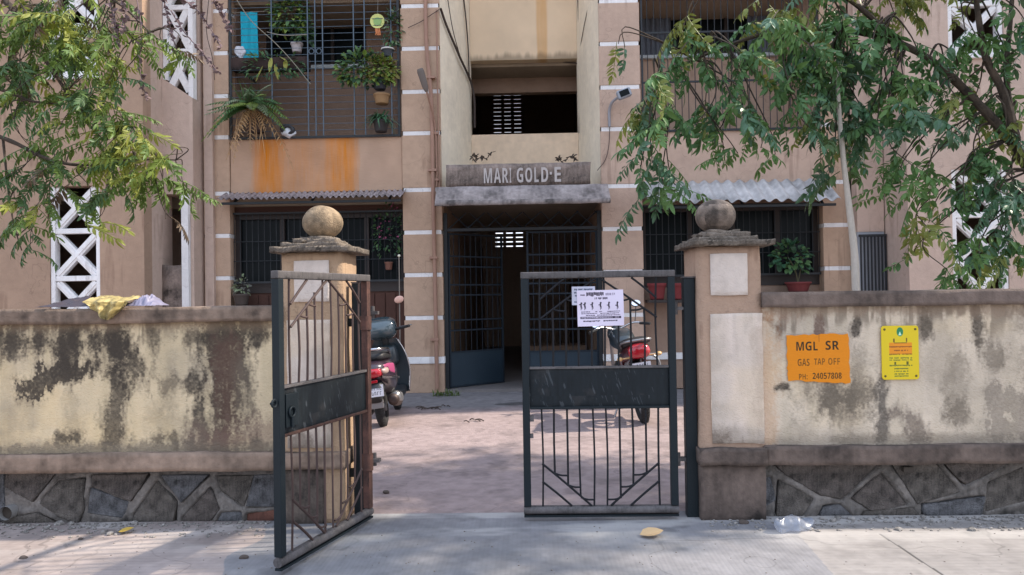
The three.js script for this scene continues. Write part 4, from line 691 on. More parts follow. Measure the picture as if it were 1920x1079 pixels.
function wheel(parent, z, R, w, spokes) {
  const g = new THREE.Group(); g.name = 'wheel'; g.position.set(0, R, z); parent.add(g);
  const t = new THREE.TorusGeometry(R - w * 0.5, w * 0.5, 14, 40); t.rotateY(Math.PI / 2);
  const tread = []; for (let i = 0; i < 44; i++) for (const s of [-1, 1]) { const q = new THREE.BoxGeometry(w * 0.3, 0.01, 0.016); q.translate(s * w * 0.17, R - 0.002, 0); q.rotateX((i + (s > 0 ? 0.5 : 0)) / 44 * Math.PI * 2); tread.push(metreUV(q)); }
  obj('tyre', [metreUV(t), ...tread], K.rubber, g);
  const rim = [metreUV(new THREE.TorusGeometry(R - w * 1.02, 0.018, 8, 32).rotateY(Math.PI / 2)), metreUV(new THREE.CylinderGeometry(0.05, 0.05, w * 1.1, 18).rotateZ(Math.PI / 2))];
  for (let i = 0; i < spokes; i++) { const a = i / spokes * Math.PI * 2; rim.push(rod(V(0, 0, 0), V(0, Math.cos(a) * (R - w), Math.sin(a) * (R - w)), 0.016, 6)); }
  obj('rim', rim, K.steel, g);
  return g;
}
{ // scooter seen from behind, leaning on its side stand
  const S = thing('scooter', 'dark purple scooter with red tail lamp parked inside the open gate leaf', 'scooter', [-1.9, 0, -9.52], 0.0);
  S.rotation.order = 'YXZ'; S.rotation.z = 0.12; S.rotation.y = 0.05; S.scale.setScalar(1.15);
  wheel(S, 0, 0.215, 0.1, 5); wheel(S, -1.25, 0.215, 0.095, 5);
  obj('rear_body', loft([{ z: 0.34, x: 0, y: 0.64, w: 0.055, h: 0.05 }, { z: 0.31, x: 0, y: 0.64, w: 0.115, h: 0.085, n: 2.6 }, { z: 0.2, x: 0, y: 0.62, w: 0.165, h: 0.125, n: 2.6 }, { z: 0, x: 0, y: 0.585, w: 0.195, h: 0.16, n: 2.6 }, { z: -0.25, x: 0, y: 0.55, w: 0.19, h: 0.19, n: 2.8 }, { z: -0.48, x: 0, y: 0.5, w: 0.15, h: 0.2, n: 2.6 }, { z: -0.56, x: 0, y: 0.46, w: 0.1, h: 0.16 }], 28), K.purple, S);
  obj('body_trim', tube([V(-0.1, 0.575, 0.33), V(-0.18, 0.545, 0.15), V(-0.205, 0.51, -0.15), V(-0.17, 0.47, -0.45)], 0.012, 6), K.chrome, S); obj('body_trim', tube([V(0.1, 0.575, 0.33), V(0.18, 0.545, 0.15), V(0.205, 0.51, -0.15), V(0.17, 0.47, -0.45)], 0.012, 6), K.chrome, S);
  for (const s of [-1, 1]) obj('side_graphic', loft([{ z: 0.26, x: s * 0.118, y: 0.665, w: 0.018, h: 0.03, n: 3 }, { z: 0.15, x: s * 0.16, y: 0.65, w: 0.02, h: 0.05, n: 3 }, { z: 0.0, x: s * 0.184, y: 0.625, w: 0.018, h: 0.06, n: 3 }], 12), mat(0.34, 0.06, 0.15, { roughness: 0.4 }), S);
  obj('seat', loft([{ z: 0.2, y: 0.775, w: 0.1, h: 0.03, n: 3 }, { z: 0.15, y: 0.785, w: 0.14, h: 0.05, n: 3 }, { z: -0.15, y: 0.775, w: 0.15, h: 0.055, n: 3 }, { z: -0.45, y: 0.745, w: 0.12, h: 0.05, n: 3 }, { z: -0.52, y: 0.735, w: 0.06, h: 0.03 }], 24), K.seat, S);
  obj('grab_rail', tube([V(-0.15, 0.79, -0.12), V(-0.165, 0.85, 0.1), V(-0.1, 0.87, 0.29), V(0, 0.875, 0.32), V(0.1, 0.87, 0.29), V(0.165, 0.85, 0.1), V(0.15, 0.79, -0.12)], 0.015, 10), K.chrome, S);
  obj('tail_lamp', loft([{ z: 0.362, y: 0.62, w: 0.05, h: 0.028 }, { z: 0.35, y: 0.62, w: 0.095, h: 0.045, n: 3 }, { z: 0.3, y: 0.62, w: 0.12, h: 0.06, n: 3 }], 20), K.red, S);
  for (const s of [-1, 1]) obj('indicator', loft([{ z: 0.33, x: s * 0.115, y: 0.63, w: 0.02, h: 0.02 }, { z: 0.28, x: s * 0.14, y: 0.63, w: 0.03, h: 0.035 }, { z: 0.22, x: s * 0.15, y: 0.63, w: 0.02, h: 0.03 }], 12), mat(0.4, 0.3, 0.26, { roughness: 0.3 }), S);
  obj('reflector', box(-0.05, 0.05, 0.515, 0.545, 0.325, 0.34, 0.006), K.red, S);
  { const g = new THREE.BoxGeometry(0.2, 0.125, 0.008); g.rotateX(-0.15); g.translate(0, 0.43, 0.33); obj('number_plate', g, plateM, S); }
  obj('mudguard', loft([{ z: 0.33, y: 0.4, w: 0.085, h: 0.1, n: 4 }, { z: 0.25, y: 0.44, w: 0.09, h: 0.08, n: 4 }, { z: 0.05, y: 0.47, w: 0.085, h: 0.05, n: 4 }], 16), K.plastic, S);
  obj('mud_flap', box(-0.08, 0.08, 0.24, 0.37, 0.315, 0.325, 0.004), K.dust, S);
  obj('exhaust', loft([{ z: 0.2, x: 0.17, y: 0.3, w: 0.03, h: 0.03 }, { z: 0.19, x: 0.17, y: 0.3, w: 0.06, h: 0.065 }, { z: -0.1, x: 0.17, y: 0.26, w: 0.065, h: 0.07 }, { z: -0.22, x: 0.16, y: 0.23, w: 0.03, h: 0.03 }], 18), K.rustPipe, S); obj('exhaust_guard', loft([{ z: 0.14, x: 0.19, y: 0.32, w: 0.055, h: 0.055, n: 3 }, { z: -0.08, x: 0.19, y: 0.29, w: 0.058, h: 0.058, n: 3 }], 14), K.steel, S);
  obj('floorboard', loft([{ z: -0.5, y: 0.27, w: 0.14, h: 0.06, n: 4 }, { z: -0.75, y: 0.25, w: 0.17, h: 0.05, n: 4 }, { z: -0.98, y: 0.28, w: 0.18, h: 0.06, n: 4 }], 20), K.plastic, S);
  // leg shield: a curved apron
  { const g = new THREE.BoxGeometry(0.47, 0.68, 0.03, 14, 12, 1), p = g.attributes.position; for (let i = 0; i < p.count; i++) { const x = p.getX(i), y = p.getY(i), k = 1 - 0.42 * Math.pow(Math.max(0, y / 0.34), 2) - 0.1 * Math.pow(Math.max(0, -y / 0.34), 3); p.setXYZ(i, x * k, y + 0.58, p.getZ(i) - 1.0 + 0.6 * x * x - 0.2 * y * -1 * 0.6 - 0.0); } g.computeVertexNormals(); obj('leg_shield', metreUV(g), K.blueBlack, S); }
  obj('leg_shield_edge', tube([V(0.21, 0.26, -0.97), V(0.245, 0.5, -0.98), V(0.22, 0.72, -0.96), V(0.15, 0.9, -0.92)], 0.012, 6), K.chrome, S);
  obj('glove_box', loft([{ z: -0.83, y: 0.72, w: 0.08, h: 0.08, n: 4 }, { z: -0.86, y: 0.72, w: 0.13, h: 0.12, n: 4 }, { z: -0.98, y: 0.72, w: 0.15, h: 0.14, n: 4 }], 18), K.blueBlack, S);
  obj('front_fender', loft([{ z: -1.0, y: 0.46, w: 0.07, h: 0.06 }, { z: -1.25, y: 0.48, w: 0.085, h: 0.07 }, { z: -1.48, y: 0.38, w: 0.05, h: 0.06 }], 16), K.purple, S);
  obj('steering_column', rod(V(0, 0.4, -1.12), V(0, 0.98, -0.92), 0.04, 10), K.plastic, S);
  obj('handlebar_cowl', loft([{ z: -0.74, x: -0.04, y: 1.04, w: 0.07, h: 0.04 }, { z: -0.78, x: -0.04, y: 1.05, w: 0.19, h: 0.1, n: 3 }, { z: -0.9, x: -0.04, y: 1.06, w: 0.21, h: 0.14, n: 3 }, { z: -1.02, x: -0.03, y: 1.02, w: 0.15, h: 0.13, n: 2.5 }, { z: -1.08, x: -0.02, y: 1.0, w: 0.07, h: 0.06 }], 24), gloss(0.06, 0.09, 0.105, { roughness: 0.2 }), S);
  obj('instrument_glass', loft([{ z: -0.752, x: -0.02, y: 1.07, w: 0.06, h: 0.018 }, { z: -0.78, x: -0.02, y: 1.085, w: 0.1, h: 0.03 }, { z: -0.82, x: -0.02, y: 1.09, w: 0.1, h: 0.035 }], 16), new THREE.MeshPhysicalMaterial({ color: C(0.2, 0.25, 0.28), roughness: 0.08 }), S);
  for (const s of [-1, 1]) { obj('grip', rod(V(s * 0.16, 1.03, -0.85), V(s * 0.34, 1.05, -0.74), 0.018, 10), K.rubber, S); obj('brake_lever', rod(V(s * 0.2, 1.05, -0.9), V(s * 0.36, 1.06, -0.82), 0.007, 6), K.steel, S); }
  obj('side_stand', rod(V(-0.12, 0.24, -0.5), V(-0.26, -0.02, -0.42), 0.012, 6), K.steel, S);
  obj('engine', loft([{ z: 0.12, x: -0.12, y: 0.24, w: 0.05, h: 0.09, n: 3 }, { z: -0.3, x: -0.12, y: 0.25, w: 0.06, h: 0.1, n: 3 }, { z: -0.42, x: -0.1, y: 0.27, w: 0.03, h: 0.05 }], 16), K.steel, S);
}
{ // motorcycle behind the closed leaf
  const S = thing('motorcycle', 'dark motorcycle with big red tail lamp and white plate standing behind the closed gate leaf', 'motorcycle', [1.42, 0, -9.55], 0.0);
  S.rotation.order = 'YXZ'; S.rotation.z = 0.14; S.rotation.y = 0.04; S.scale.setScalar(1.12);
  wheel(S, 0, 0.3, 0.1, 6); wheel(S, -1.28, 0.3, 0.085, 6);
  obj('tail_cowl', loft([{ z: 0.42, y: 0.86, w: 0.04, h: 0.03 }, { z: 0.37, y: 0.86, w: 0.105, h: 0.075, n: 2.6 }, { z: 0.15, y: 0.82, w: 0.14, h: 0.095, n: 2.6 }, { z: -0.15, y: 0.75, w: 0.14, h: 0.1, n: 2.6 }, { z: -0.4, y: 0.7, w: 0.11, h: 0.1 }], 22), K.redDark, S);
  obj('tail_lamp', loft([{ z: 0.445, y: 0.85, w: 0.06, h: 0.04 }, { z: 0.43, y: 0.85, w: 0.115, h: 0.075, n: 2.6 }, { z: 0.36, y: 0.85, w: 0.125, h: 0.085, n: 2.6 }], 22), K.red, S);
  obj('seat', loft([{ z: 0.36, y: 0.95, w: 0.08, h: 0.03, n: 3 }, { z: 0.28, y: 0.95, w: 0.14, h: 0.05, n: 3 }, { z: -0.1, y: 0.9, w: 0.14, h: 0.055, n: 3 }, { z: -0.4, y: 0.82, w: 0.11, h: 0.05, n: 3 }], 22), K.seat, S);
  obj('grab_rail', tube([V(-0.13, 0.88, 0.05), V(-0.165, 0.94, 0.25), V(-0.12, 0.97, 0.42), V(0.12, 0.97, 0.42), V(0.165, 0.94, 0.25), V(0.13, 0.88, 0.05)], 0.013, 8), K.steel, S);
  obj('fuel_tank', loft([{ z: -0.38, y: 0.88, w: 0.08, h: 0.06 }, { z: -0.46, y: 0.9, w: 0.13, h: 0.11, n: 2.4 }, { z: -0.7, y: 0.93, w: 0.155, h: 0.13, n: 2.4 }, { z: -0.88, y: 0.92, w: 0.1, h: 0.09 }], 24), K.blueBlack, S);
  for (const s of [-1, 1]) obj('indicator', [rod(V(s * 0.1, 0.79, 0.36), V(s * 0.19, 0.79, 0.37), 0.008, 6), loft([{ z: 0.4, x: s * 0.215, y: 0.79, w: 0.02, h: 0.015 }, { z: 0.37, x: s * 0.215, y: 0.79, w: 0.035, h: 0.024 }, { z: 0.34, x: s * 0.215, y: 0.79, w: 0.02, h: 0.015 }], 10)], mat(0.7, 0.45, 0.2, { roughness: 0.25 }), S);
  obj('mudguard', loft([{ z: 0.42, y: 0.6, w: 0.085, h: 0.1, n: 4 }, { z: 0.3, y: 0.66, w: 0.08, h: 0.06, n: 4 }, { z: 0.0, y: 0.66, w: 0.07, h: 0.04, n: 4 }], 14), K.plastic, S);
  { const g = new THREE.BoxGeometry(0.2, 0.13, 0.008); g.translate(0, 0.665, 0.43); obj('number_plate', g, plateM, S); }
  obj('exhaust', loft([{ z: 0.25, x: 0.19, y: 0.4, w: 0.05, h: 0.05 }, { z: -0.25, x: 0.17, y: 0.32, w: 0.05, h: 0.05 }, { z: -0.5, x: 0.13, y: 0.27, w: 0.025, h: 0.025 }], 16), K.steel, S);
  obj('shock_absorber', rod(V(0.13, 0.32, -0.02), V(0.13, 0.72, -0.12), 0.026, 10), K.redDark, S); obj('shock_absorber', rod(V(-0.13, 0.32, -0.02), V(-0.13, 0.72, -0.12), 0.026, 10), K.redDark, S);
  obj('engine', loft([{ z: -0.35, y: 0.4, w: 0.1, h: 0.12, n: 3 }, { z: -0.6, y: 0.42, w: 0.14, h: 0.18, n: 3 }, { z: -0.8, y: 0.46, w: 0.1, h: 0.14, n: 3 }], 16), K.steel, S);
  for (const s of [-1, 1]) obj('fork', rod(V(s * 0.09, 0.3, -1.28), V(s * 0.09, 0.98, -0.98), 0.02, 8), K.steel, S);
  obj('headlamp', loft([{ z: -0.98, y: 0.98, w: 0.08, h: 0.06 }, { z: -1.06, y: 0.97, w: 0.12, h: 0.11 }, { z: -1.14, y: 0.96, w: 0.09, h: 0.08 }], 18), K.blueBlack, S);
  obj('handlebar', tube([V(-0.36, 1.06, -0.72), V(-0.2, 1.09, -0.86), V(0, 1.03, -0.95), V(0.2, 1.09, -0.86), V(0.36, 1.06, -0.72)], 0.013, 8), K.chrome, S);
  for (const s of [-1, 1]) {
    obj('grip', rod(V(s * 0.27, 1.075, -0.8), V(s * 0.38, 1.055, -0.705), 0.018, 8), K.rubber, S);
    const m = new THREE.Group(); m.name = 'mirror'; S.add(m); const mx = s * 0.27, my = s < 0 ? 1.13 : 1.32;
    obj('stalk', tube([V(s * 0.22, 1.09, -0.85), V(s * 0.25, (1.09 + my) / 2, -0.86), V(mx, my, -0.86)], 0.006, 6), K.plastic, m);
    const g = new THREE.SphereGeometry(0.062, 18, 12); g.scale(1, 0.7, 0.3); g.rotateX(-0.35); g.translate(mx, my, -0.86); obj('mirror_shell', metreUV(g), K.plastic, m);
    const d = new THREE.CircleGeometry(0.056, 20); d.scale(1, 0.7, 1); d.rotateX(-0.35); d.translate(mx, my + 0.008, -0.839); obj('mirror_glass', d, mat(0.92, 0.92, 0.92, { metalness: 1, roughness: 0.05 }), m);
  }
  obj('crash_guard', tube([V(0.1, 0.3, -0.45), V(0.34, 0.42, -0.5), V(0.37, 0.62, -0.5), V(0.28, 0.7, -0.5), V(0.12, 0.62, -0.5)], 0.014, 8), K.steel, S);
  obj('side_stand', rod(V(-0.12, 0.3, -0.5), V(-0.3, -0.03, -0.45), 0.012, 6), K.steel, S);
}

// ------------------------------------------------------------------ leaves
const leafM = (r, g, b, t = 0.3, o = {}) => new THREE.MeshPhysicalMaterial({ color: C(r, g, b), roughness: 0.5, transmission: t, thickness: 0, side: THREE.DoubleSide, specularIntensity: 0.55, ...o });
function blade(P, N, base, dir, up, len, wid, curl) {            // one leaf or leaflet: two halves folded on the midrib
  const side = dir.clone().cross(up).normalize(), q = [];
  const pt = (t, s) => base.clone().addScaledVector(dir, len * t).addScaledVector(up, -curl * len * t * t + Math.abs(s) * wid * 0.22).addScaledVector(side, s * wid);
  const w = [0, 0.42, 0.5, 0.33, 0], T = [0, 0.24, 0.5, 0.78, 1];
  for (const s of [-1, 1]) for (let i = 0; i < 4; i++) {
    const a = pt(T[i], 0), b = pt(T[i + 1], 0), c = pt(T[i], s * w[i]), d = pt(T[i + 1], s * w[i + 1]);
    const tri = (x, y, z) => { s > 0 ? P.push(...x.toArray(), ...y.toArray(), ...z.toArray()) : P.push(...x.toArray(), ...z.toArray(), ...y.toArray()); };
    if (i > 0) tri(a, c, d); if (i < 3) tri(a, d, b); else if (i === 3) { /* tip closed by the first triangle */ }
  }
}
function trisGeo(P) { const g = new THREE.BufferGeometry(); g.setAttribute('position', new THREE.Float32BufferAttribute(P, 3)); g.computeVertexNormals(); g.setAttribute('uv', new THREE.Float32BufferAttribute(new Float32Array(P.length / 3 * 2), 2)); return g; }
// pinnate frond along +x, face up +y, drooping
function frond(L, pairs, ll, lw, droop, sd) {
  const P = [], path = (t) => V(L * t * (1 - 0.12 * droop * t), -droop * L * t * t * 0.55, 0.05 * L * Math.sin(t * 3 + sd)), up = V(0, 1, 0);
  for (let i = 0; i < pairs; i++) {
    const t = 0.16 + 0.8 * i / (pairs - 1), b = path(t), tn = path(t + 0.02).sub(path(t - 0.02)).normalize(), k = (1 - 0.35 * Math.abs(t - 0.5)) * (0.82 + 0.36 * h2(i, sd, 2)); if (i === 2 && sd % 3 === 0) continue;
    for (const s of [-1, 1]) {
      if (h2(i, sd, s + 5) < 0.06) continue;
      const dir = tn.clone().multiplyScalar(0.42 + 0.4 * t).add(V(0.5 * (h2(i, s + 6, sd) - 0.5), -0.1 - 0.75 * h2(i, s + 3, sd), s * (0.75 + 0.4 * h2(i, s + 4, sd)))).normalize(), u = up.clone().addScaledVector(V(h2(i, s, sd + 8) - 0.5, 0, h2(i, s, sd + 9) - 0.5), 1.7); u.addScaledVector(dir, -u.dot(dir)).normalize();
      blade(P, 0, b, dir, u, ll * k * (0.75 + 0.4 * h2(i, s + 7, sd)), lw * k * 2 * (0.75 + 0.6 * h2(i, s + 8, sd)), 0.05 + 0.6 * h2(i, s + 2, sd));
    }
  }
  { const t = path(0.97), d = path(1).sub(path(0.9)).normalize(); blade(P, 0, t, d, V(0, 1, 0).addScaledVector(d, -d.y).normalize(), ll, lw * 2, 0.2); }
  const st = tube([0, 0.25, 0.5, 0.75, 1].map(path), 0.004, 4, 8);
  return flat([trisGeo(P), st]);
}
function place(o, p, dir, roll, s) {          // +x of the leaf along dir
  const x = dir.clone().normalize(), up = V(0, 1, 0), z = x.clone().cross(up); if (z.lengthSq() < 1e-4) z.set(0, 0, 1); z.normalize(); const y = z.clone().cross(x);
  const m = new THREE.Matrix4().makeBasis(x, y, z); o.quaternion.setFromRotationMatrix(m).multiply(new THREE.Quaternion().setFromAxisAngle(V(1, 0, 0), roll)); o.position.copy(p); o.scale.setScalar(s);
}
// a bough tree: limbs given as points, twigs that droop into clusters, fronds along the twigs; the largest fronds are parts, the rest one mass
function boughs(T, limbs, clusters, shapes, mats, barkM, o) {
  const samples = [];
  limbs.forEach((l) => { const c = new THREE.CatmullRomCurve3(l.p); for (let i = 0; i <= 30; i++) samples.push(c.getPointAt(i / 30)); obj(l.name || 'branch', taper(l.p, l.r0, l.r1, 8, 0.18), barkM, T); });
  let parts = 0; const twigs = [], rest = mats.map(() => []), dummy = new THREE.Object3D(), tn = [];
  for (const c of clusters) {
    const ctr = c.c, top = ctr.clone().add(V(rr(-0.3, 0.3) * c.rx, c.ry * 0.75, rr(-0.1, 0.1)));
    let best = samples[0], bd = 1e9; for (const s of samples) { const d = s.distanceTo(top) + (s.y < top.y - 0.2 ? 0.3 : 0); if (d < bd) { bd = d; best = s; } }
    const ends = [];
    const nt = Math.max(2, Math.round(c.n / 5));
    for (let k = 0; k < nt; k++) {
      const e = ctr.clone().add(V(rr(-1, 1) * c.rx * 0.8, (rr(-1, 0.7) - 0.1) * c.ry * 0.8, rr(-1, 1) * c.rz)), m1 = best.clone().lerp(top, 0.55).add(V(rr(-0.06, 0.06), 0.04 + rr(0, 0.06), rr(-0.06, 0.06))), m2 = top.clone().lerp(e, 0.45).add(V(rr(-0.05, 0.05), rr(0, 0.08), rr(-0.05, 0.05)));
      const pts = [best, m1, m2, e]; tn.push(taper(pts, o.twig, o.twig * 0.4, 5)); ends.push(new THREE.CatmullRomCurve3(pts));
    }
    for (let i = 0; i < c.n; i++) {
      const cv = ends[i % nt], t = i < nt ? 0.985 : 0.5 + 0.48 * Math.sqrt(rnd()), p = cv.getPointAt(t), tg = cv.getTangentAt(t);
      const a = rr(0, Math.PI * 2), out = V(Math.cos(a), o.lift + rr(-0.55, 0.35), Math.sin(a) * 0.75).addScaledVector(tg, 0.6);
      place(dummy, p, out, rr(-1.1, 1.1), rr(o.s[0], o.s[1]) * (c.s ?? 1));
      const mi = c.m !== undefined && rnd() < 0.72 ? c.m : Math.floor(rnd() * mats.length), g = shapes[Math.floor(rnd() * shapes.length)];
      if (parts < o.max && p.x > o.view[0] && p.x < o.view[1] && p.y < o.view[2] && rnd() < o.share) { const f = obj('leaf_frond', g, mats[mi], T); f.position.copy(dummy.position); f.quaternion.copy(dummy.quaternion); f.scale.copy(dummy.scale); parts++; }
      else { dummy.updateMatrix(); rest[mi].push(g.clone().applyMatrix4(dummy.matrix)); }
    }
  }
  obj('twigs', tn, barkM, T).userData.kind = 'stuff';
  rest.forEach((L, i) => { if (L.length) obj('crown', L, mats[i], T).userData.kind = 'stuff'; });
  return samples;
}
const dc = (L) => L.map(([x, y, rx, ry, n, m, z, s]) => { const Z = z ?? -7, c = at(x, y, Z), k = -Z / 1400; return { c, rx: rx * k, ry: ry * k, rz: 0.32, n, m, s }; });
const A = (L, z0, z1) => L.map(([x, y], i) => at(x, y, z0 + (z1 - z0) * (L.length > 1 ? i / (L.length - 1) : 0)));

{ // tree on the right: thick limb from outside the frame, long dark pinnate leaves
  const T = thing('tree', 'tree with long dark green pinnate leaves reaching over the right-hand wall and windows', 'tree', [0, 0, 0]);
  const mats = [leafM(0.085, 0.185, 0.06), leafM(0.13, 0.245, 0.07), leafM(0.07, 0.16, 0.075, 0.25, { roughness: 0.36, specularIntensity: 0.9 }), leafM(0.25, 0.29, 0.07, 0.45)];
  const shapes = [[0.46, 8, 0.135, 0.022, 0.35], [0.4, 7, 0.13, 0.02, 0.7], [0.5, 9, 0.125, 0.021, 0.5], [0.36, 6, 0.145, 0.025, 0.2], [0.44, 8, 0.12, 0.019, 0.9], [0.3, 5, 0.12, 0.025, 0.4], [0.42, 7, 0.14, 0.023, 0.15], [0.48, 9, 0.115, 0.022, 0.65]].map((a, i) => frond(...a, i + 3));
  const bark = mat(0.1, 0.075, 0.055, { map: rep(tGrime, 0.5), roughness: 0.95 });
  const trunk = [V(5.9, 0, -6.9), V(5.85, 1.2, -6.95), V(5.75, 2.2, -7.0), V(5.6, 3.1, -7.0)];
  const limbs = [
    { name: 'trunk', p: trunk, r0: 0.16, r1: 0.11 },
    { p: [V(5.72, 2.4, -7), ...A([[1975, 370], [1900, 268], [1830, 190], [1745, 112], [1660, 72], [1560, 55], [1440, 62], [1330, 100], [1240, 140]], -7.0, -7.3)], r0: 0.062, r1: 0.01 },
    { p: A([[1905, 262], [1880, 170], [1850, 110], [1835, 30], [1825, -60]], -7.0, -6.9), r0: 0.045, r1: 0.018 },
    { p: A([[1908, 265], [1888, 150], [1895, 40], [1905, -80]], -7.0, -7.1), r0: 0.032, r1: 0.015 },
    { p: A([[1700, 90], [1560, -20], [1380, -60]], -7.1, -6.9), r0: 0.03, r1: 0.012 },
    { p: [V(5.6, 3.1, -7), V(5.5, 4.2, -6.6), V(5.3, 5.2, -5.9), V(4.8, 5.8, -5.2)], r0: 0.1, r1: 0.04 },
  ];
  const cl = dc([
    [1235, 150, 55, 60, 11, 3], [1290, 130, 75, 70, 15, 0], [1240, 240, 65, 80, 20, 0], [1215, 320, 45, 60, 10, 2], [1260, 370, 40, 45, 7, 1], [1160, 80, 20, 25, 2, 3],
    [1370, 110, 80, 70, 17, 0], [1340, 205, 75, 70, 15, 2], [1400, 220, 70, 70, 13, 1], [1360, 300, 40, 35, 3, 0], [1440, 290, 45, 35, 3, 1], [1300, 40, 70, 50, 11, 3],
    [1450, 60, 80, 60, 22, 1], [1480, 150, 75, 75, 22, 0], [1490, 235, 55, 50, 8, 0], [1420, 0, 80, 40, 14, 3], [1560, 30, 80, 50, 22, 0], [1570, 110, 85, 60, 23, 2], [1580, 190, 70, 60, 16, 2],
    [1660, 90, 80, 70, 24, 0], [1680, 10, 80, 45, 20, 3], [1660, 190, 70, 70, 18, 2], [1700, 150, 70, 60, 16, 1], [1780, 130, 60, 60, 12, 0], [1840, 170, 50, 50, 8, 1], [1600, 240, 50, 50, 10, 2], [1870, 220, 45, 40, 7, 2], [1640, 280, 50, 60, 9, 0], [1665, 365, 50, 55, 11, 1], [1700, 420, 40, 35, 6, 3], [1560, 290, 35, 50, 5, 2],
    [1750, 340, 50, 45, 5, 1], [1735, 480, 30, 40, 3, 0], [1790, 370, 50, 50, 8, 0], [1850, 310, 60, 60, 12, 0], [1840, 400, 60, 70, 16, 2], [1885, 430, 40, 60, 9, 0], [1835, 480, 50, 45, 10, 1],
    [1800, 60, 60, 50, 7, 1], [1880, 60, 60, 70, 12, 0], [1760, 190, 40, 35, 3, 3], [1900, 160, 40, 60, 9, 0], [1890, 250, 40, 50, 8, 3], [1910, 350, 40, 50, 9, 2], [1550, -30, 90, 40, 12], [1750, -30, 90, 40, 12], [1880, -40, 80, 40, 10],
  ]);
  // the part of the crown outside the frame that throws the dappled shade on the street
  for (const [x, y, z, r, n] of [[5.2, 5.0, -5.4, 0.8, 60], [4.6, 5.6, -5.0, 0.8, 60], [5.7, 6.0, -5.2, 0.9, 60], [4.4, 4.8, -4.6, 0.6, 40], [5.0, 5.1, -4.0, 0.75, 50], [6.1, 5.3, -6.2, 0.8, 60], [4.6, 6.4, -5.7, 0.7, 44], [5.6, 6.1, -4.2, 0.7, 46], [6.6, 6.6, -6.4, 0.8, 56], [4.1, 5.1, -3.4, 0.6, 36], [5.9, 7.0, -5.6, 0.8, 50], [5.3, 4.6, -6.3, 0.6, 44], [5.1, 5.3, -6.6, 0.7, 60], [5.9, 5.6, -6.9, 0.7, 56], [5.0, 5.0, -7.0, 0.5, 44], [6.3, 6.0, -5.9, 0.7, 50], [5.5, 6.3, -6.7, 0.7, 50], [6.6, 5.4, -6.9, 0.7, 50], [5.1, 5.0, -7.3, 0.5, 44], [5.6, 5.6, -7.5, 0.7, 60], [6.3, 5.3, -7.7, 0.7, 60], [5.3, 5.9, -7.9, 0.7, 55], [6.0, 6.3, -7.4, 0.7, 55], [6.9, 6.0, -7.5, 0.7, 55], [6.7, 6.6, -8.0, 0.7, 50], [5.9, 5.9, -8.3, 0.6, 44], [7.2, 5.4, -7.2, 0.7, 44], [4.4, 6.1, -4.3, 0.7, 40], [5.2, 6.6, -4.9, 0.7, 40]]) cl.push({ c: V(x, y, z), rx: r, ry: r * 0.7, rz: r, n });
  boughs(T, limbs, cl, shapes, mats, bark, { twig: 0.01, lift: 0.0, s: [0.6, 0.98], max: 300, view: [0.5, 4.7, 4.2], share: 0.62 });
}
{ // slender tree: pale leaning stem behind the wall
  const T = thing('tree', 'slender young tree with a pale leaning stem just behind the right-hand wall', 'tree', [2.98, 0, -6.75]);
  const o = T.position, loc = (L) => L.map((p) => p.sub(o));
  obj('trunk', taper(loc([V(3.0, 0, -6.75), ...A([[1606, 560], [1603, 480], [1594, 400], [1582, 300], [1574, 210], [1570, 130]], -6.75, -6.9)]), 0.052, 0.016, 10, 0.12), mat(0.6, 0.54, 0.46, { map: rep(tMottle, 0.6), bumpMap: rep(tGrain, 0.2), bumpScale: 0.006, roughness: 0.95 }), T);
  const shapes = [frond(0.4, 8, 0.13, 0.02, 0.8, 31), frond(0.36, 7, 0.13, 0.022, 0.5, 32)], m = [leafM(0.05, 0.1, 0.05), leafM(0.09, 0.15, 0.05)];
  for (let i = 0; i < 16; i++) { const p = at(1572 + rr(-8, 12), rr(100, 330), -6.85).sub(o), f = obj('leaf_frond', shapes[i % 2], m[i % 2], T); place(f, p, V(rr(-1, 1), rr(-0.6, 0.3), rr(-0.6, 0.8)), rr(-0.6, 0.6), rr(0.7, 1.05)); }
}
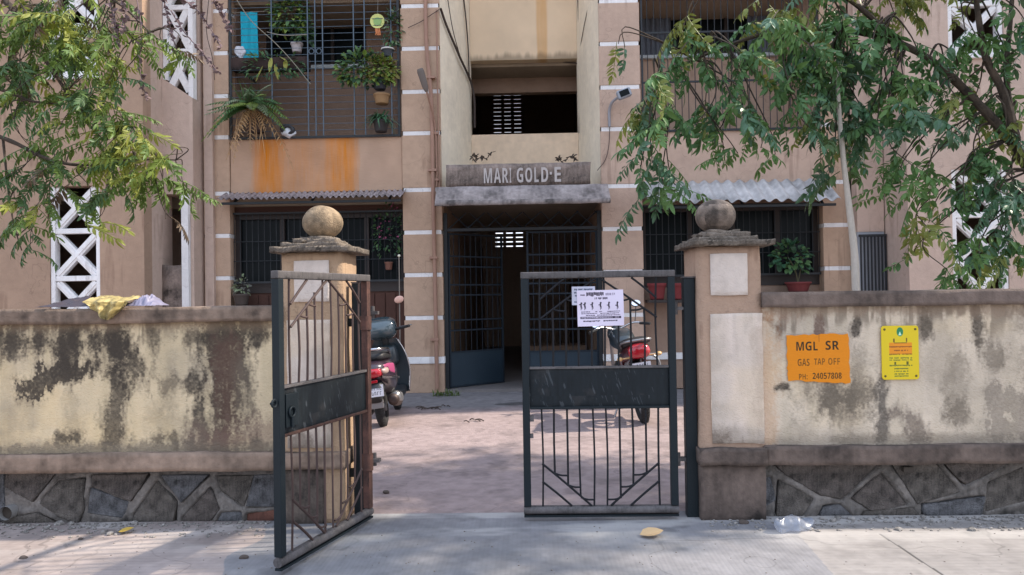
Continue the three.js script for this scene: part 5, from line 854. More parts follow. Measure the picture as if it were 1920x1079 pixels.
{ // tree on the left: fine yellow-green feathery leaves on thin dark twigs
  const T = thing('tree', 'tree with fine yellow-green feathery leaves on thin dark twigs above the left-hand wall', 'tree', [0, 0, 0]);
  const mats = [leafM(0.135, 0.215, 0.045, 0.38), leafM(0.23, 0.31, 0.045, 0.48), leafM(0.08, 0.15, 0.05, 0.3), leafM(0.32, 0.35, 0.06, 0.5), leafM(0.14, 0.095, 0.06, 0.2)];
  const shapes = [[0.32, 9, 0.085, 0.012, 0.6], [0.28, 8, 0.08, 0.0115, 0.9], [0.35, 10, 0.08, 0.011, 0.4], [0.25, 7, 0.09, 0.013, 0.7]].map((a, i) => frond(...a, i + 13));
  const bark = mat(0.06, 0.045, 0.035, { roughness: 0.95 });
  const limbs = [
    { name: 'trunk', p: [V(-5.9, 0, -6.9), V(-5.8, 1.5, -6.9), V(-5.7, 3, -6.8), V(-5.5, 4.6, -6.7)], r0: 0.14, r1: 0.08 },
    { p: [V(-5.55, 4.3, -6.75), ...A([[-40, -30], [30, 25], [70, 90], [110, 150], [150, 215], [195, 265]], -6.7, -6.6)], r0: 0.045, r1: 0.008 },
    { p: [V(-5.7, 3.4, -6.8), ...A([[-40, 160], [20, 175], [60, 190], [110, 195]], -6.7, -6.6)], r0: 0.03, r1: 0.008 },
    { p: [V(-5.75, 2.6, -6.85), ...A([[-30, 255], [20, 265], [80, 295], [150, 310], [240, 300], [330, 300]], -6.75, -6.6)], r0: 0.03, r1: 0.006 },
    { p: [V(-5.5, 4.6, -6.7), ...A([[0, -60], [120, -40], [220, 5], [280, 60]], -6.7, -6.5)], r0: 0.035, r1: 0.007 },
    { p: A([[5, 262], [12, 330], [25, 420], [40, 470]], -6.75, -6.7), r0: 0.012, r1: 0.005 },
  ];
  const cl = dc([
    [40, 50, 60, 55, 22, 0], [110, 40, 55, 45, 20, 0], [150, 50, 45, 40, 16, 3], [190, 90, 50, 40, 16, 1], [240, 100, 50, 35, 10, 1], [290, 95, 50, 30, 8, 0], [335, 85, 25, 20, 3, 1], [60, 120, 60, 50, 18, 2], [130, 120, 45, 45, 14, 0], [165, 105, 50, 40, 11, 0],
    [30, 190, 45, 50, 10, 2], [90, 180, 40, 40, 7, 0], [120, 160, 45, 45, 9, 1], [170, 180, 50, 50, 13, 0], [225, 190, 50, 45, 12, 2], [215, 225, 50, 35, 11, 0], [150, 240, 45, 35, 8, 0], [250, 250, 45, 35, 10, 3], [225, 280, 60, 35, 14, 1], [285, 270, 45, 35, 9, 3],
    [170, 300, 55, 35, 12, 0], [240, 325, 60, 35, 14, 0], [310, 330, 55, 35, 11, 0], [350, 300, 30, 25, 4, 1], [340, 350, 30, 30, 5, 0], [100, 330, 55, 45, 12, 2], [50, 330, 50, 50, 11, 2], [25, 400, 45, 50, 9, 2], [80, 400, 45, 40, 8, 0], [60, 450, 35, 30, 4, 2], [140, 370, 40, 35, 6, 0], [250, 365, 40, 25, 5, 2], [195, 420, 30, 18, 2, 3], [290, 400, 18, 12, 1, 1], [20, 260, 40, 40, 7, 0], [15, 110, 40, 50, 8, 0],
    [60, -20, 80, 40, 14], [180, -10, 60, 40, 9], [90, 80, 90, 70, 24, 2, -7], [30, 140, 60, 60, 14, 2, -7], [200, 60, 60, 50, 12, 0, -7],
  ].map((a) => { const q = [...a]; q[6] ??= -6.6; return q; }));
  boughs(T, limbs, cl, shapes, mats, bark, { twig: 0.006, lift: 0.12, s: [0.7, 1.2], max: 240, view: [-5, -2.8, 4.6], share: 0.5 });
  // dried seed sprays hanging at the top
  const dry = mat(0.16, 0.11, 0.115, { roughness: 0.9, side: THREE.DoubleSide });
  for (const L of [[[330, -10], [370, 20], [395, 55], [415, 90]], [[395, -10], [415, 20], [430, 55]], [[320, 20], [345, 60], [380, 100], [412, 140]], [[255, -10], [265, 60], [262, 130], [275, 190]], [[200, -10], [215, 40], [225, 90]], [[305, -10], [315, 40], [330, 95]], [[225, -10], [235, 30], [230, 60]]]) {
    const pts = A(L, -6.5, -6.45), c = new THREE.CatmullRomCurve3(pts), g = [taper(pts, 0.006, 0.003, 5)], P = [];
    for (let i = 0; i < 46; i++) { const p = c.getPointAt(rr(0.08, 1)), d = V(rr(-1, 1), rr(-1.2, 0.5), rr(-1, 1)).normalize(), u = V(rr(-1, 1), rr(-1, 1), rr(-1, 1)); u.addScaledVector(d, -u.dot(d)).normalize(); blade(P, 0, p, d, u, rr(0.03, 0.06), 0.028, 0.3); }
    obj('dry_spray', [...g, trisGeo(P)], dry, T);
  }
}

// ------------------------------------------------------------------ plants and pots in the windows
const green = leafM(0.1, 0.2, 0.07), greenLt = leafM(0.26, 0.36, 0.07, 0.4), greenGrey = leafM(0.28, 0.34, 0.2, 0.3), greenDk = leafM(0.04, 0.09, 0.045), straw = leafM(0.5, 0.31, 0.15, 0.3), yellowLf = leafM(0.5, 0.5, 0.12, 0.4);
const clay = (r, g, b) => mat(r, g, b, { map: rep(tMottle, 0.5), roughness: 0.85 });
function pot(parent, p, r, h, m, soil = true) {
  const pr = [[0.001, 0], [r * 0.72, 0], [r * 0.78, h * 0.1], [r * 0.97, h * 0.8], [r * 1.08, h * 0.82], [r * 1.08, h], [r * 0.96, h], [r * 0.9, h * 0.88], [0.001, h * 0.88]].map(([x, y]) => new THREE.Vector2(x, y));
  const g = new THREE.LatheGeometry(pr, 26); g.translate(...p); obj('pot', metreUV(g), m, parent);
}
function strapLeaf(P, a, d, len, wid, sag, n = 6) {            // long arching blade
  const side = d.clone().cross(V(0, 1, 0)).normalize(), q = (t, s) => a.clone().addScaledVector(d, len * t).add(V(0, -sag * len * t * t, 0)).addScaledVector(side, s * wid * Math.sin(Math.PI * (0.12 + 0.88 * t) ));
  for (let i = 0; i < n; i++) { const t0 = i / n, t1 = (i + 1) / n; for (const s of [-1, 1]) { const A0 = q(t0, 0), B0 = q(t1, 0), C0 = q(t0, s), D0 = q(t1, s); if (s > 0) P.push(...A0, ...B0, ...C0, ...C0, ...B0, ...D0); else P.push(...A0, ...C0, ...B0, ...C0, ...D0, ...B0); } }
}
function bush(parent, ctr, r, n, len, wid, ms, name = 'foliage', flat_ = 0.6) {
  const Ps = ms.map(() => []);
  for (let i = 0; i < n; i++) { const a = rr(0, 6.283), e = Math.acos(rr(-0.7, 1)), k = Math.cbrt(rr(0.15, 1)), d = V(Math.cos(a) * Math.sin(e), Math.cos(e), Math.sin(a) * Math.sin(e) * 0.8), p = V(ctr[0] + d.x * r[0] * k, ctr[1] + d.y * r[1] * k, ctr[2] + d.z * r[2] * k), dir = d.clone().add(V(rr(-0.6, 0.6), rr(-0.7, 0.3), rr(-0.3, 0.9))).normalize(), u = V(rr(-0.5, 0.5), 1, 0.7 + rr(-0.4, 0.4)); u.addScaledVector(dir, -u.dot(dir)).normalize(); const j = Math.floor(rnd() * ms.length); blade(Ps[j], 0, p, dir, u, len * rr(0.7, 1.3), wid * rr(0.8, 1.2), 0.25); }
  Ps.forEach((P, i) => { if (P.length) { const o = obj(name, trisGeo(P), ms[i], parent); o.userData.kind = 'stuff'; } });
}
const Zg = ZF + 0.1;
{ // fern
  const p = at(474, 206, Zg), T = thing('fern', 'big fern with green fronds and dry brown ones spilling out of the barred balcony', 'fern', [p.x, p.y, p.z + 0.05]); T.scale.setScalar(1.5);
  pot(T, [0, -0.24, -0.12], 0.13, 0.22, clay(0.1, 0.07, 0.06));
  for (let i = 0; i < 44; i++) {
    const a = rr(0, 6.283), up = rr(0.1, 1.1), P = [], L = rr(0.32, 0.62), dry = i > 37, d = V(Math.cos(a), dry ? rr(-0.5, 0.2) : up, Math.abs(Math.sin(a)) * 0.9).normalize(), sag = dry ? rr(0.8, 1.5) : rr(0.3, 1.0), n = 15;
    const path = (t) => d.clone().multiplyScalar(L * t).add(V(0, -sag * L * t * t, 0));
    for (let k = 1; k < n; k++) { const t = k / n, b = path(t), tn = path(t + 0.03).sub(path(t - 0.03)).normalize(), w = 0.085 * Math.sin(Math.PI * (0.15 + 0.8 * t)); for (const s of [-1, 1]) { const sd = tn.clone().cross(V(0, 1, 0.2)).normalize().multiplyScalar(s), dir = sd.addScaledVector(tn, 0.5).add(V(0, -0.25, 0)).normalize(); const u = V(0, 1, 0.3); u.addScaledVector(dir, -u.dot(dir)).normalize(); blade(P, 0, b, dir, u, w, 0.02, 0.2); } }
    obj('frond', [trisGeo(P), tube([path(0), path(0.33), path(0.66), path(1)], 0.0035, 4, 6)], dry ? straw : [green, greenLt, greenGrey, green][i % 4], T);
  }
  const P = []; for (let i = 0; i < 60; i++) strapLeaf(P, V(rr(-0.12, 0.12), 0, rr(-0.05, 0.08)), V(rr(-0.7, 0.5), rr(0.6, 1.2), rr(-0.1, 0.5)).normalize(), rr(0.3, 0.5), 0.006, rr(0.2, 0.7)); obj('fine_leaves', trisGeo(P), green, T).userData.kind = 'stuff';
  const Q = []; for (let i = 0; i < 22; i++) strapLeaf(Q, V(rr(-0.16, 0.16), -0.06, rr(0, 0.1)), V(rr(-0.7, 0.7), rr(-0.6, 0.2), rr(0.1, 0.6)).normalize(), rr(0.2, 0.42), 0.005, rr(0.6, 1.1)); obj('dry_leaves', trisGeo(Q), straw, T).userData.kind = 'stuff';
}
{
  let p = at(688, 136, Zg - 0.05), T = thing('potted_plant', 'leafy bush with round green leaves hanging in the balcony beside the right-hand bars', 'plant', [p.x, p.y, p.z]);
  pot(T, [0.22, -0.3, -0.02], 0.12, 0.19, clay(0.04, 0.045, 0.06)); bush(T, [-0.05, 0.02, 0.02], [0.5, 0.34, 0.2], 520, 0.1, 0.06, [green, greenLt, green, greenDk]); bush(T, [0.27, -0.02, 0.08], [0.3, 0.26, 0.15], 240, 0.09, 0.05, [greenLt, leafM(0.22, 0.2, 0.04, 0.4)]);
  p = at(714, 222, Zg - 0.05); T = thing('potted_plant', 'small spiky green plant in a tan pot low in the balcony corner', 'plant', [p.x, p.y, p.z]);
  pot(T, [0, -0.24, 0], 0.13, 0.2, clay(0.05, 0.045, 0.045)); { const P = []; for (let i = 0; i < 80; i++) strapLeaf(P, V(rr(-0.08, 0.08), -0.04, rr(-0.05, 0.05)), V(rr(-1, 1), rr(0.1, 1), rr(-0.2, 0.8)).normalize(), rr(0.26, 0.46), 0.014, rr(0.5, 1.1)); obj('leaves', trisGeo(P), leafM(0.08, 0.2, 0.1), T).userData.kind = 'stuff'; }
  p = at(716, 186, Zg - 0.1); T = thing('flower_pot', 'tan clay pot standing above the spiky plant in the balcony corner', 'pot', [p.x, p.y - 0.09, p.z]); pot(T, [0, 0, 0], 0.14, 0.17, clay(0.35, 0.21, 0.1)); obj('soil', new THREE.CircleGeometry(0.12, 18).rotateX(-Math.PI / 2).translate(0, 0.152, 0), M.soil, T);
  p = at(542, 40, Zg - 0.25); T = thing('potted_plant', 'tall leafy plant in a white pot on the dark wooden trough', 'plant', [p.x, p.y, p.z]);
  pot(T, [0.13, -0.56, 0], 0.1, 0.17, clay(0.55, 0.5, 0.5)); bush(T, [0, 0.1, 0], [0.34, 0.46, 0.2], 460, 0.11, 0.06, [green, greenLt, greenDk]); bush(T, [0.22, -0.2, 0], [0.2, 0.3, 0.16], 150, 0.09, 0.06, [green, greenDk]); obj('stem', taper([V(0.13, -0.4, 0), V(0.1, -0.1, 0), V(0.02, 0.2, 0)], 0.014, 0.006), mat(0.1, 0.09, 0.04), T);
  p = at(508, 122, Zg - 0.2); T = thing('planter_trough', 'long dark wooden planter trough behind the balcony bars', 'planter', [p.x, p.y - 0.1, p.z]);
  const wd = mat(0.06, 0.035, 0.03, { map: rep(tGrime, 0.8), roughness: 0.9 }); obj('front_board', box(-0.64, 0.64, 0, 0.2, 0.1, 0.125, 0.004), wd, T); obj('back_board', box(-0.64, 0.64, 0, 0.2, -0.125, -0.1, 0.004), wd, T); for (const s of [-1, 1]) obj('end_board', box(s * 0.655 - 0.012, s * 0.655 + 0.012, 0, 0.2, -0.125, 0.125, 0.004), wd, T); obj('soil', box(-0.63, 0.63, 0.02, 0.16, -0.098, 0.098), M.soil, T);
  for (const s of [-0.5, 0.5]) obj('bracket', [box(s - 0.015, s + 0.015, -0.03, -0.002, -0.6, 0.12)], M.grilleDark, T);
  { const P = []; for (const [x, y, dx, dy, l] of [[0.05, 0.14, -0.02, -1, 0.26], [-0.1, 0.0, -0.35, -1, 0.3], [0.12, 0.02, 0.3, -1, 0.28], [0.3, 0.1, 0.1, -1, 0.2], [0.2, 0.16, 0.5, -0.3, 0.24], [-0.2, 0.18, -0.6, 0.1, 0.22]]) strapLeaf(P, V(x, y + 0.04, 0.14), V(dx, dy, 0.35).normalize(), l, 0.04, 0.15); obj('trailing_leaves', trisGeo(P), yellowLf, T); bush(T, [0.1, 0.02, 0.16], [0.55, 0.26, 0.08], 150, 0.1, 0.04, [greenDk, green]); }
  p = at(467, 66, Zg - 0.22); { const g = new THREE.PlaneGeometry(0.3, 0.82, 26, 30), q = g.attributes.position; for (let i = 0; i < q.count; i++) { const x = q.getX(i), y = q.getY(i); q.setZ(i, 0.016 * Math.sin(x * 34 + y * 1.5) + 0.014 * Math.sin(x * 13 - y * 5)); q.setX(i, x * (1 - 0.06 * (y + 0.4))); } g.computeVertexNormals(); g.translate(p.x, p.y, p.z); const back = g.clone(); back.translate(0, 0, -0.012); const T2 = thing('towel', 'bright turquoise towel hung to dry behind the balcony bars', 'towel', [0, 0, 0]); obj('cloth', [metreUV(g), metreUV(back)], mat(0.006, 0.37, 0.5, { side: THREE.DoubleSide, bumpMap: rep(tGrain, 0.12), bumpScale: 0.004 }), T2); obj('clothes_line', rod(V(p.x - 0.35, p.y + 0.405, p.z - 0.006), V(p.x + 0.9, p.y + 0.43, p.z - 0.006), 0.005, 5), M.cablePale, T2); }
  p = at(451, 97, Zg - 0.2); T = thing('cloth_bundle', 'small white cloth bundle on the trough beside the turquoise towel', 'cloth', [p.x, p.y, p.z]); obj('bundle', roughen(metreUV(new THREE.IcosahedronGeometry(0.1, 5).scale(0.9, 1.2, 0.7)), 0.05, 9, 901), mat(0.6, 0.6, 0.64), T);
  p = at(708, 41, Zg - 0.12); T = thing('hanging_ornament', 'round pale yellow-green hanging dish with orange tassels behind the balcony bars', 'ornament', [p.x, p.y, p.z]); { const g = new THREE.LatheGeometry([[0.001, 0], [0.08, 0.004], [0.115, 0.02], [0.128, 0.035], [0.12, 0.037], [0.08, 0.018], [0.001, 0.014]].map(([x, y]) => new THREE.Vector2(x, y)), 30); g.rotateX(Math.PI / 2); g.rotateZ(-0.4); obj('dish', metreUV(g), mat(0.6, 0.62, 0.22), T); obj('dish_centre', new THREE.CylinderGeometry(0.07, 0.07, 0.01, 22).rotateX(Math.PI / 2).translate(0, 0, 0.022), leafM(0.25, 0.4, 0.14, 0), T); const q = []; for (let i = 0; i < 9; i++) q.push(tube([V(rr(-0.04, 0.04), -0.1, 0.02), V(rr(-0.05, 0.05), -0.17, 0.03), V(rr(-0.06, 0.06), -0.24, 0.02)], 0.008, 5)); obj('tassels', q, mat(0.55, 0.2, 0.08), T); obj('cord', rod(V(0, 0.1, 0), V(0.02, 0.7, 0), 0.004, 5), M.cablePale, T); }
  p = at(727, 97, Zg - 0.12); T = thing('hanging_pot', 'small dark hanging pot with white rim and trailing vine near the balcony edge', 'pot', [p.x, p.y - 0.1, p.z]); pot(T, [0, 0, 0], 0.1, 0.14, clay(0.06, 0.065, 0.075)); obj('rim', metreUV(new THREE.TorusGeometry(0.107, 0.013, 8, 24).rotateX(Math.PI / 2).translate(0, 0.14, 0)), mat(0.7, 0.68, 0.66), T); for (const s of [-1, 1]) obj('wire', rod(V(s * 0.09, 0.14, 0), V(0, 0.62, 0), 0.004, 5), M.cablePale, T); bush(T, [0.1, 0.45, 0], [0.14, 0.4, 0.1], 120, 0.09, 0.05, [greenDk, green, greenGrey]);
  p = at(538, 258, Zg + 0.0); T = thing('bundle', 'black and white crumpled bundle lying on the balcony ledge beside the fern', 'bundle', [p.x, 4.47, p.z - 0.1]); obj('white_cloth', roughen(metreUV(new THREE.IcosahedronGeometry(0.13, 5).scale(1.15, 0.62, 0.7).translate(0, 0.06, 0)), 0.05, 8, 911), mat(0.6, 0.63, 0.68), T); obj('black_wrap', roughen(metreUV(new THREE.TorusGeometry(0.075, 0.035, 10, 24).scale(1.2, 0.8, 1).translate(0.0, 0.1, 0.06)), 0.02, 9, 913), mat(0.02, 0.02, 0.024, { roughness: 0.5 }), T);
  // plants and pots at the ground-floor windows
  p = at(728, 440, ZF - 0.14); T = thing('flowering_plant', 'flowering plant with pink blooms behind the bars of the left ground-floor window', 'plant', [p.x, p.y, p.z]); bush(T, [0, 0, -0.02], [0.3, 0.55, 0.035], 190, 0.07, 0.04, [greenDk, greenDk, green]); bush(T, [0.02, 0.15, 0.0], [0.24, 0.4, 0.03], 26, 0.045, 0.045, [mat(0.28, 0.06, 0.13, { side: THREE.DoubleSide })], 'flowers'); pot(T, [0, -0.62, -0.0], 0.07, 0.14, clay(0.2, 0.09, 0.06));
  p = at(452, 545, ZF + 0.05); T = thing('potted_plant', 'grey-green dusty plant at the left end of the ground-floor window ledge', 'plant', [p.x, p.y, p.z]); pot(T, [0.0, -0.26, 0], 0.13, 0.2, clay(0.08, 0.06, 0.05)); bush(T, [0, 0.06, 0], [0.14, 0.2, 0.1], 70, 0.07, 0.035, [leafM(0.16, 0.16, 0.13), greenGrey]); obj('ledge', box(-0.2, 0.6, -0.3, -0.262, -0.2, 0.14, 0.005), M.frame, T);
  for (const [px, py, lb] of [[1232, 547, 'left-hand of two red planters on the ledge of the right ground-floor window'], [1268, 547, 'red planter nearest the right gate pillar on the window ledge']]) { const q = at(px, py, ZF + 0.1); const t = thing('red_planter', lb, 'planter', [q.x, q.y - 0.14, q.z], 0, 'red planters on the window ledge'); pot(t, [0, 0, 0], 0.15, 0.28, clay(0.2, 0.028, 0.03)); obj('soil', new THREE.CircleGeometry(0.13, 18).rotateX(-Math.PI / 2).translate(0, 0.25, 0), M.soil, t); obj('ledge', box(-0.16, 0.16, -0.05, -0.003, -0.25, 0.15, 0.005), M.frame, t); }
  p = at(1497, 538, ZF + 0.08); T = thing('potted_plant', 'red pot with a bushy green plant in the right ground-floor window', 'plant', [p.x, p.y - 0.09, p.z]); pot(T, [0, 0, 0], 0.2, 0.17, clay(0.18, 0.035, 0.035)); bush(T, [-0.12, 0.56, 0], [0.32, 0.3, 0.15], 150, 0.1, 0.07, [leafM(0.05, 0.14, 0.07), greenDk, green]); obj('stem', [taper([V(0, 0.14, 0), V(-0.04, 0.35, 0), V(-0.16, 0.6, 0)], 0.014, 0.006), taper([V(0, 0.14, 0), V(0.04, 0.35, 0), V(0.1, 0.6, 0)], 0.012, 0.006)], mat(0.1, 0.09, 0.05), T); obj('ledge', box(-0.6, 0.35, -0.05, -0.003, -0.27, 0.2, 0.005), M.frame, T);
}

// ------------------------------------------------------------------ lamps, wires, weeds on the canopy
{
  let a = at(788, 132, -12.38), b = at(800, 172, -12.42), c = at(815, 232, -12.72), d = at(819, 350, -12.75);
  let T = thing('wall_lamp', 'slim grey lamp head on a thin bent pole clamped to the entrance pilaster', 'lamp', [d.x, d.y, d.z]); const l = (v) => v.clone().sub(d);
  obj('pole', tube([V(0, 0, 0), V(0, 0.5, 0), l(c), l(b)], 0.015, 8, 24), M.pipe, T); { const ax = l(a).sub(l(b)), g = loft([{ z: 0, y: 0, w: 0.025, h: 0.022, n: 3 }, { z: 0.08, y: 0, w: 0.05, h: 0.03, n: 3 }, { z: 0.34, y: 0, w: 0.062, h: 0.036, n: 3 }, { z: 0.39, y: 0, w: 0.05, h: 0.03, n: 3 }], 16); g.applyQuaternion(new THREE.Quaternion().setFromUnitVectors(V(0, 0, 1), ax.normalize())); g.translate(...l(b)); obj('lamp_head', g, mat(0.13, 0.105, 0.09, { roughness: 0.6 }), T); }
  for (const y of [0.1, 0.9]) obj('clamp', box(-0.035, 0.035, y, y + 0.035, -0.06, 0.02), M.pipe, T);
  a = at(1170, 176, ZF + 0.28); T = thing('flood_lamp', 'grey flood lamp on a curved pipe fixed to the pinkish entrance pilaster', 'lamp', [a.x, a.y, a.z]); { const o = a, q = (x, y, z) => at(x, y, z).sub(o); obj('lamp_head', roughen(metreUV(new RoundedBoxGeometry(0.24, 0.15, 0.13, 2, 0.03).rotateZ(0.35)), 0.004, 9, 931), mat(0.3, 0.33, 0.38, { roughness: 0.5 }), T); obj('glass', box(-0.08, 0.08, -0.05, 0.05, 0.06, 0.072).rotateZ(0.35), M.glass, T); obj('arm', tube([q(1160, 182, ZF + 0.2), q(1148, 192, ZF + 0.1), q(1143, 206, ZF + 0.03), q(1143, 238, ZF + 0.02)], 0.024, 8, 20), mat(0.28, 0.28, 0.3, { roughness: 0.7 }), T); obj('cable', tube([q(1143, 238, ZF + 0.02), q(1142, 270, ZF + 0.02), q(1135, 300, ZF + 0.02), q(1120, 320, ZF + 0.02)], 0.006, 5), M.cable, T); }
  a = at(983, 119, -14.72); T = thing('light_bulb', 'bare pale bulb hanging under the landing ceiling', 'bulb', [a.x, a.y, a.z]); { const g = new THREE.LatheGeometry([[0.001, -0.06], [0.03, -0.05], [0.042, -0.02], [0.036, 0.015], [0.018, 0.04], [0.016, 0.055], [0.001, 0.056]].map(([x, y]) => new THREE.Vector2(x, y)), 18); obj('glass_bulb', metreUV(g), mat(0.85, 0.75, 0.5, { roughness: 0.2 }), T); obj('holder', rod(V(0, 0.05, 0), V(0, 0.13, 0), 0.02, 10), mat(0.6, 0.55, 0.45), T); }
  const wire = (label, pts, r, m = M.cable) => tag(obj('cable', tube(pts, r, 6, pts.length * 8), m), label, 'cable');
  wire('thick dark cable running down the left cream stair reveal', [at(826, 16, ZF + 0.05), at(836, 45, -13.0), at(860, 102, -13.55), at(884, 158, -14.2), at(889, 185, -14.27), at(890, 240, -14.27)], 0.022);
  wire('thin dark wire hanging beside the cream wall, left edge', [at(868, -15, -13.95), at(874, 40, -14.0), at(878, 95, -14.1), at(880, 150, -14.15)], 0.013);
  wire('thin brown wire crossing the left stair reveal diagonally', [at(838, -10, -13.1), at(850, 60, -13.3), at(868, 120, -13.7), at(880, 140, -14.1)], 0.008);
  wire('dark wire down the right edge of the cream stair wall', [at(1083, -15, -14.15), at(1086, 60, -14.2), at(1088, 110, -14.25), at(1086, 250, -14.25)], 0.012);
  wire('thin slanting wire on the right stair reveal', [at(1108, -10, -13.4), at(1095, 50, -13.7), at(1088, 90, -14.1)], 0.007);
  wire('black cable strung under the landing beam to the bulb', [at(990, 114, -14.7), at(1030, 114, -14.6), at(1080, 119, -14.4), at(1086, 122, -14.25)], 0.012);
  wire('thin dark wire hanging over the left pilaster', [at(392, -12, ZF + 0.25), at(387, 60, ZF + 0.25), at(398, 110, ZF + 0.25), at(402, 150, ZF + 0.2)], 0.006);
  wire('pale dry vine slanting across the left balcony bars', [at(436, -12, Zg + 0.05), at(470, 38, Zg + 0.08), at(515, 80, Zg + 0.07), at(545, 112, Zg + 0.05), at(582, 158, Zg)], 0.008, mat(0.24, 0.22, 0.17));
  wire('pale drooping string across the left balcony bars', [at(500, 60, Zg + 0.02), at(530, 66, Zg + 0.03), at(575, 65, Zg + 0.02)], 0.006, M.cablePale);
  wire('thin wire from the left pilaster to the stair reveal', [at(765, 52, ZF + 0.03), at(790, 40, ZF + 0.06), at(808, 28, ZF + 0.06), at(826, 16, ZF + 0.05)], 0.006);
  { const v = at(748, 480, -11.5), w = at(749, 600, -11.5); const t = thing('reflector_pole', 'thin pole with a pale round reflector beside the left ground-floor window', 'reflector', [w.x, 0, -11.5]); obj('pole', rod(V(0, 0, 0), V(v.x - w.x, v.y, 0), 0.009, 6), M.rodPale, t); obj('knob', new THREE.SphereGeometry(0.022, 12, 8).translate(v.x - w.x, v.y, 0), mat(0.7, 0.68, 0.55), t); const m = at(748, 562, -11.47); obj('reflector', metreUV(new THREE.SphereGeometry(0.075, 20, 12).scale(1, 0.75, 0.3).rotateZ(0.3).translate(m.x - w.x, m.y, 0.03)), mat(0.7, 0.42, 0.33, { roughness: 0.4 }), t); }
  const weed = (px, py, label, shape) => { const q = at(px, py, -12.45), t = thing('dry_weed', label, 'weed', [q.x, 3.835, q.z], 0); const P = [], g = []; for (const L of shape) { const c = L.map(([x, y]) => at(px + x, py + y, -12.45 + rr(-0.04, 0.04)).sub(V(q.x, 3.835, q.z))); g.push(taper(c, 0.01, 0.005, 5)); const cv = new THREE.CatmullRomCurve3(c); for (let i = 0; i < 16; i++) { const d = V(rr(-1, 1), rr(-0.8, 0.7), rr(-0.3, 1)).normalize(), u = V(rr(-1, 1), rr(-1, 1), 1); u.addScaledVector(d, -u.dot(d)).normalize(); blade(P, 0, cv.getPointAt(rr(0.1, 1)), d, u, rr(0.04, 0.075), 0.03, 0.4); } } obj('stems', g, mat(0.06, 0.045, 0.035), t); obj('leaves', trisGeo(P), mat(0.075, 0.055, 0.04, { side: THREE.DoubleSide }), t); };
  weed(905, 305, 'dark dried weed curling up from the left end of the name board', [[[-14, -2], [-5, -9], [8, -8], [15, -18], [24, -21]], [[-16, -4], [-20, -12], [-10, -13]]]); weed(1056, 305, 'dark dried weed on the name board nearest the letter E', [[[-14, -4], [-8, -8], [-4, -2]], [[4, -2], [10, -10], [20, -12], [22, -4]]]);
}

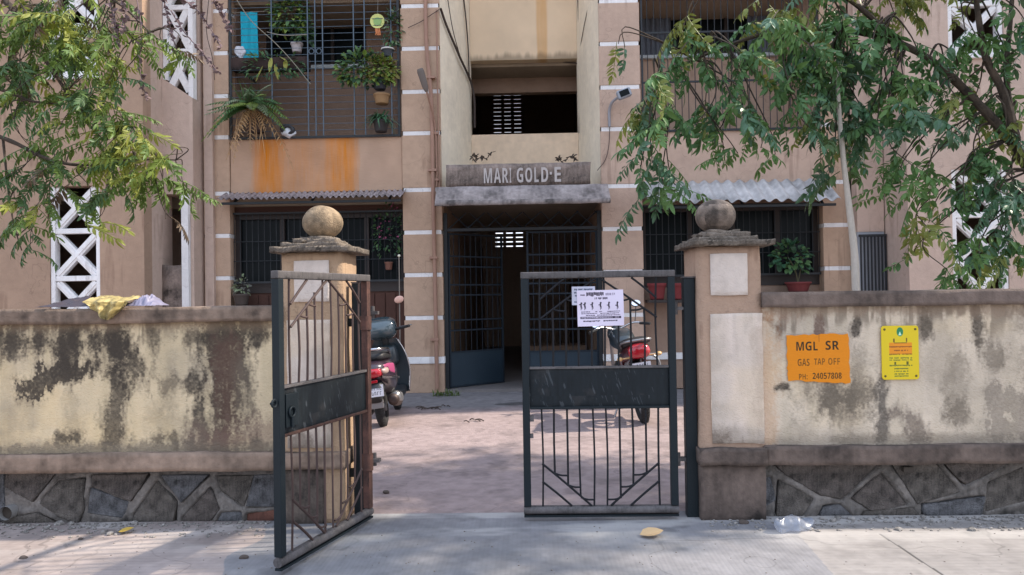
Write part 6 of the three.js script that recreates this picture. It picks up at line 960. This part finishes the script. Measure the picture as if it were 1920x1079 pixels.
// ------------------------------------------------------------------ things lying about
{
  const cloth = (nx, nz, f) => { const g = new THREE.PlaneGeometry(1, 1, nx, nz), p = g.attributes.position; for (let i = 0; i < p.count; i++) { const q = f(p.getX(i) + 0.5, 0.5 - p.getY(i)); p.setXYZ(i, q[0], q[1], q[2]); } g.computeVertexNormals(); return g; };
  const yt = 1.59;
  // grey-violet sheeting folded along the coping
  const sheetGeo = (x0, x1, z0, z1, hgt, sd) => cloth(60, 24, (u, v) => { const x = x0 + (x1 - x0) * u, z = z0 + (z1 - z0) * v, e = Math.sin(Math.PI * u) * Math.sin(Math.PI * Math.min(1, v * 1.02)); return [x + 0.02 * fbm(u * 6, v * 4, 3, sd), yt + 0.004 + hgt * (0.25 + 1.2 * fbm(u * 9, v * 5, 4, sd)) * Math.pow(Math.max(0.02, e), 0.6), z + 0.03 * (fbm(u * 7, v * 5, 3, sd + 5) - 0.5)]; });
  tag(obj('plastic_sheet', [metreUV(sheetGeo(-3.66, -2.98, ZW - 0.24, ZW + 0.04, 0.07, 951))], mat(0.055, 0.042, 0.052, { side: THREE.DoubleSide, roughness: 0.5 })), 'dark violet-grey sheeting lying flat along the wall top beside the yellow sack', 'sheet');
  tag(obj('plastic_sheet', [metreUV(sheetGeo(-3.0, -2.76, ZW - 0.24, ZW + 0.03, 0.085, 961))], mat(0.2, 0.19, 0.27, { side: THREE.DoubleSide, roughness: 0.5 })), 'pale lilac crumpled sheeting next to the yellow sack on the wall top', 'sheet');
  // yellow sack draped over the front edge
  const sg = cloth(40, 40, (u, v) => {
    const n0 = (a, b) => fbm(a * 5, b * 6, 3, 979), w = (v < 0.45 ? 0.36 : 0.36 - 0.3 * (v - 0.45) / 0.55 * (v - 0.2)), x = -3.065 + (u - 0.5) * w * (0.82 + 0.25 * n0(u, v)) + 0.02 * (fbm(v * 4, u * 3, 3, 971) - 0.5), n = fbm(u * 8, v * 7, 4, 973);
    const over = Math.max(0, v - 0.5), y = v < 0.5 ? yt + 0.022 + 0.055 * Math.sin(Math.PI * Math.min(1, v + 0.3)) * (0.5 + n) : yt + 0.045 - over * 0.27 * (1 - 0.35 * Math.pow(Math.abs(u - 0.5) * 2, 2)), z = v < 0.5 ? ZW - 0.2 + v * 0.5 : ZW + 0.055 + 0.05 * n + 0.025 * Math.sin(u * 17 + v * 4);
    return [x, y, z];
  });
  tag(obj('sack', [metreUV(sg)], mat(0.62, 0.49, 0.2, { side: THREE.DoubleSide, roughness: 0.6, map: rep(tGrime, 0.5) })), 'yellow sack draped over the front edge of the wall top', 'sack');
  // street litter
  const leafOn = (px, py, label, m, L, W, t) => { const f = camera.position, d = at(px, py, -1).sub(f), k = -(1.62 - 0.02) / d.y, q = f.clone().addScaledVector(d, k); const P = []; const g0 = V(Math.cos(t), 0, -Math.sin(t)); blade(P, 0, V(0, 0, 0), g0, V(0, 1, 0), L, W, -0.12); const o = obj('fallen_leaf', trisGeo(P), m); o.position.set(q.x - g0.x * L / 2, 0.022, q.z - g0.z * L / 2); o.rotation.x = 0.12; return tag(o, label, 'leaf'); };
  leafOn(1222, 1003, 'large curled dry yellow leaf on the gate apron before the closed leaf', mat(0.6, 0.41, 0.22, { side: THREE.DoubleSide }), 0.165, 0.13, 0.15); leafOn(236, 997, 'small yellow leaf on the footway at the foot of the stained wall', mat(0.5, 0.33, 0.06, { side: THREE.DoubleSide }), 0.1, 0.07, 0.5);
  { const geos = []; for (let i = 0; i < 420; i++) { const s = rr(0.002, 0.006), g = new THREE.DodecahedronGeometry(s, 0); g.scale(rr(0.8, 1.5), 0.7, 1); g.translate(rr(-4, 4), 0.004 + s * 0.4, rr(-5.3, -3.9)); geos.push(metreUV(g)); } const o = obj('grit', geos, mat(0.2, 0.17, 0.15, { roughness: 1 })); o.userData.kind = 'stuff'; tag(o, 'fine dark grit strewn over the concrete street', 'grit'); }
  const onGround = (px, py) => { const d = at(px, py, -1).sub(camera.position); return camera.position.clone().addScaledVector(d, -(1.62 - 0.006) / d.y); };
  const stoneM = mat(0.09, 0.07, 0.06, { roughness: 1 });
  for (const [px, py, s, lb] of [[43, 1047, 0.02, 'small dark stone nearest the bottom left corner of the street'], [457, 1047, 0.022, 'small dark stone just beside the open gate leaf'], [150, 1012, 0.014, 'tiny dark stone on the footway below the stained wall'], [724, 925, 0.022, 'dark twig fragment just inside the open gate leaf'], [1395, 982, 0.03, 'small grey stone at the foot of the right gate pillar']]) { const q = onGround(px, py), g = new THREE.IcosahedronGeometry(s, 2); g.scale(1.3, 0.7, 1); const o = obj('loose_stone', roughen(metreUV(g), s * 0.4, 20, Math.round(px)), stoneM); o.position.copy(q).setY(s * 0.5); tag(o, lb, 'stone'); }
  { const q = onGround(1492, 992), g = new THREE.IcosahedronGeometry(0.13, 6); g.scale(1.1, 0.32, 0.65); const o = obj('plastic_bag', roughen(roughen(metreUV(new THREE.SphereGeometry(0.13, 90, 60).scale(1.15, 0.34, 0.7)), 0.075, 6, 981), 0.014, 15, 983), new THREE.MeshPhysicalMaterial({ color: C(0.72, 0.76, 0.84), roughness: 0.3, transmission: 0.85, thickness: 0, side: THREE.DoubleSide })); o.position.copy(q).setY(0.05); tag(o, 'crumpled clear plastic bag on the street below the painted notice', 'plastic bag'); }
  // crumbs of plaster and gravel swept against the walls
  const grav = (x0, x1, n, label) => { const geos = []; for (let i = 0; i < n; i++) { const s = rr(0.003, 0.013) * (rnd() < 0.06 ? 2 : 1), g = new THREE.DodecahedronGeometry(s, 0); g.scale(rr(0.8, 1.5), rr(0.5, 0.9), rr(0.8, 1.3)); g.rotateY(rr(0, 6)); const k = rnd(); g.translate(rr(x0, x1), 0.004 + s * 0.4, ZW + 0.0 + 0.32 * k * k); geos.push(metreUV(g)); } const o = obj('gravel', geos, mat(0.46, 0.43, 0.4, { map: rep(tGrime, 0.2), roughness: 1 })); o.userData.kind = 'stuff'; tag(o, label, 'gravel'); };
  grav(-4.6, -1.85, 520, 'pale crumbs of plaster at the foot of the stained wall'); grav(1.2, 4.2, 620, 'whitish gravel and dust along the foot of the pale wall');
  // weeds and rubbish by the entrance step
  { const q = onGround(836, 742), t = thing('weed_clump', 'small green weeds growing at the foot of the entrance pilaster', 'weeds', [q.x, 0, Math.max(q.z, -12.7)]); const P = []; for (let i = 0; i < 90; i++) strapLeaf(P, V(rr(-0.22, 0.22), 0, rr(-0.04, 0.1)), V(rr(-0.6, 0.6), 1, rr(-0.3, 0.5)).normalize(), rr(0.05, 0.2), 0.01, rr(0.1, 0.6)); obj('blades', trisGeo(P), leafM(0.14, 0.2, 0.06), t).userData.kind = 'stuff'; }
  for (const [px, py, n, lb] of [[815, 766, 9, 'scatter of dark twigs on the yard before the entrance'], [905, 792, 4, 'few dark twigs on the sunlit yard']]) { const q = onGround(px, py), t = thing('twig_litter', lb, 'twigs', [q.x, 0, q.z]); for (let i = 0; i < n; i++) { const a = V(rr(-0.25, 0.25), 0.012, rr(-0.15, 0.15)), b = a.clone().add(V(rr(-0.16, 0.16), rr(0, 0.015), rr(-0.08, 0.08))); obj('twig', tube([a, a.clone().lerp(b, 0.5).add(V(0, 0.015, 0.01)), b], 0.008, 5), stoneM, t); } }
}
scene.traverse((o) => { if (o.isMesh) { o.castShadow = true; o.receiveShadow = true; } });
renderer.render(scene, camera);
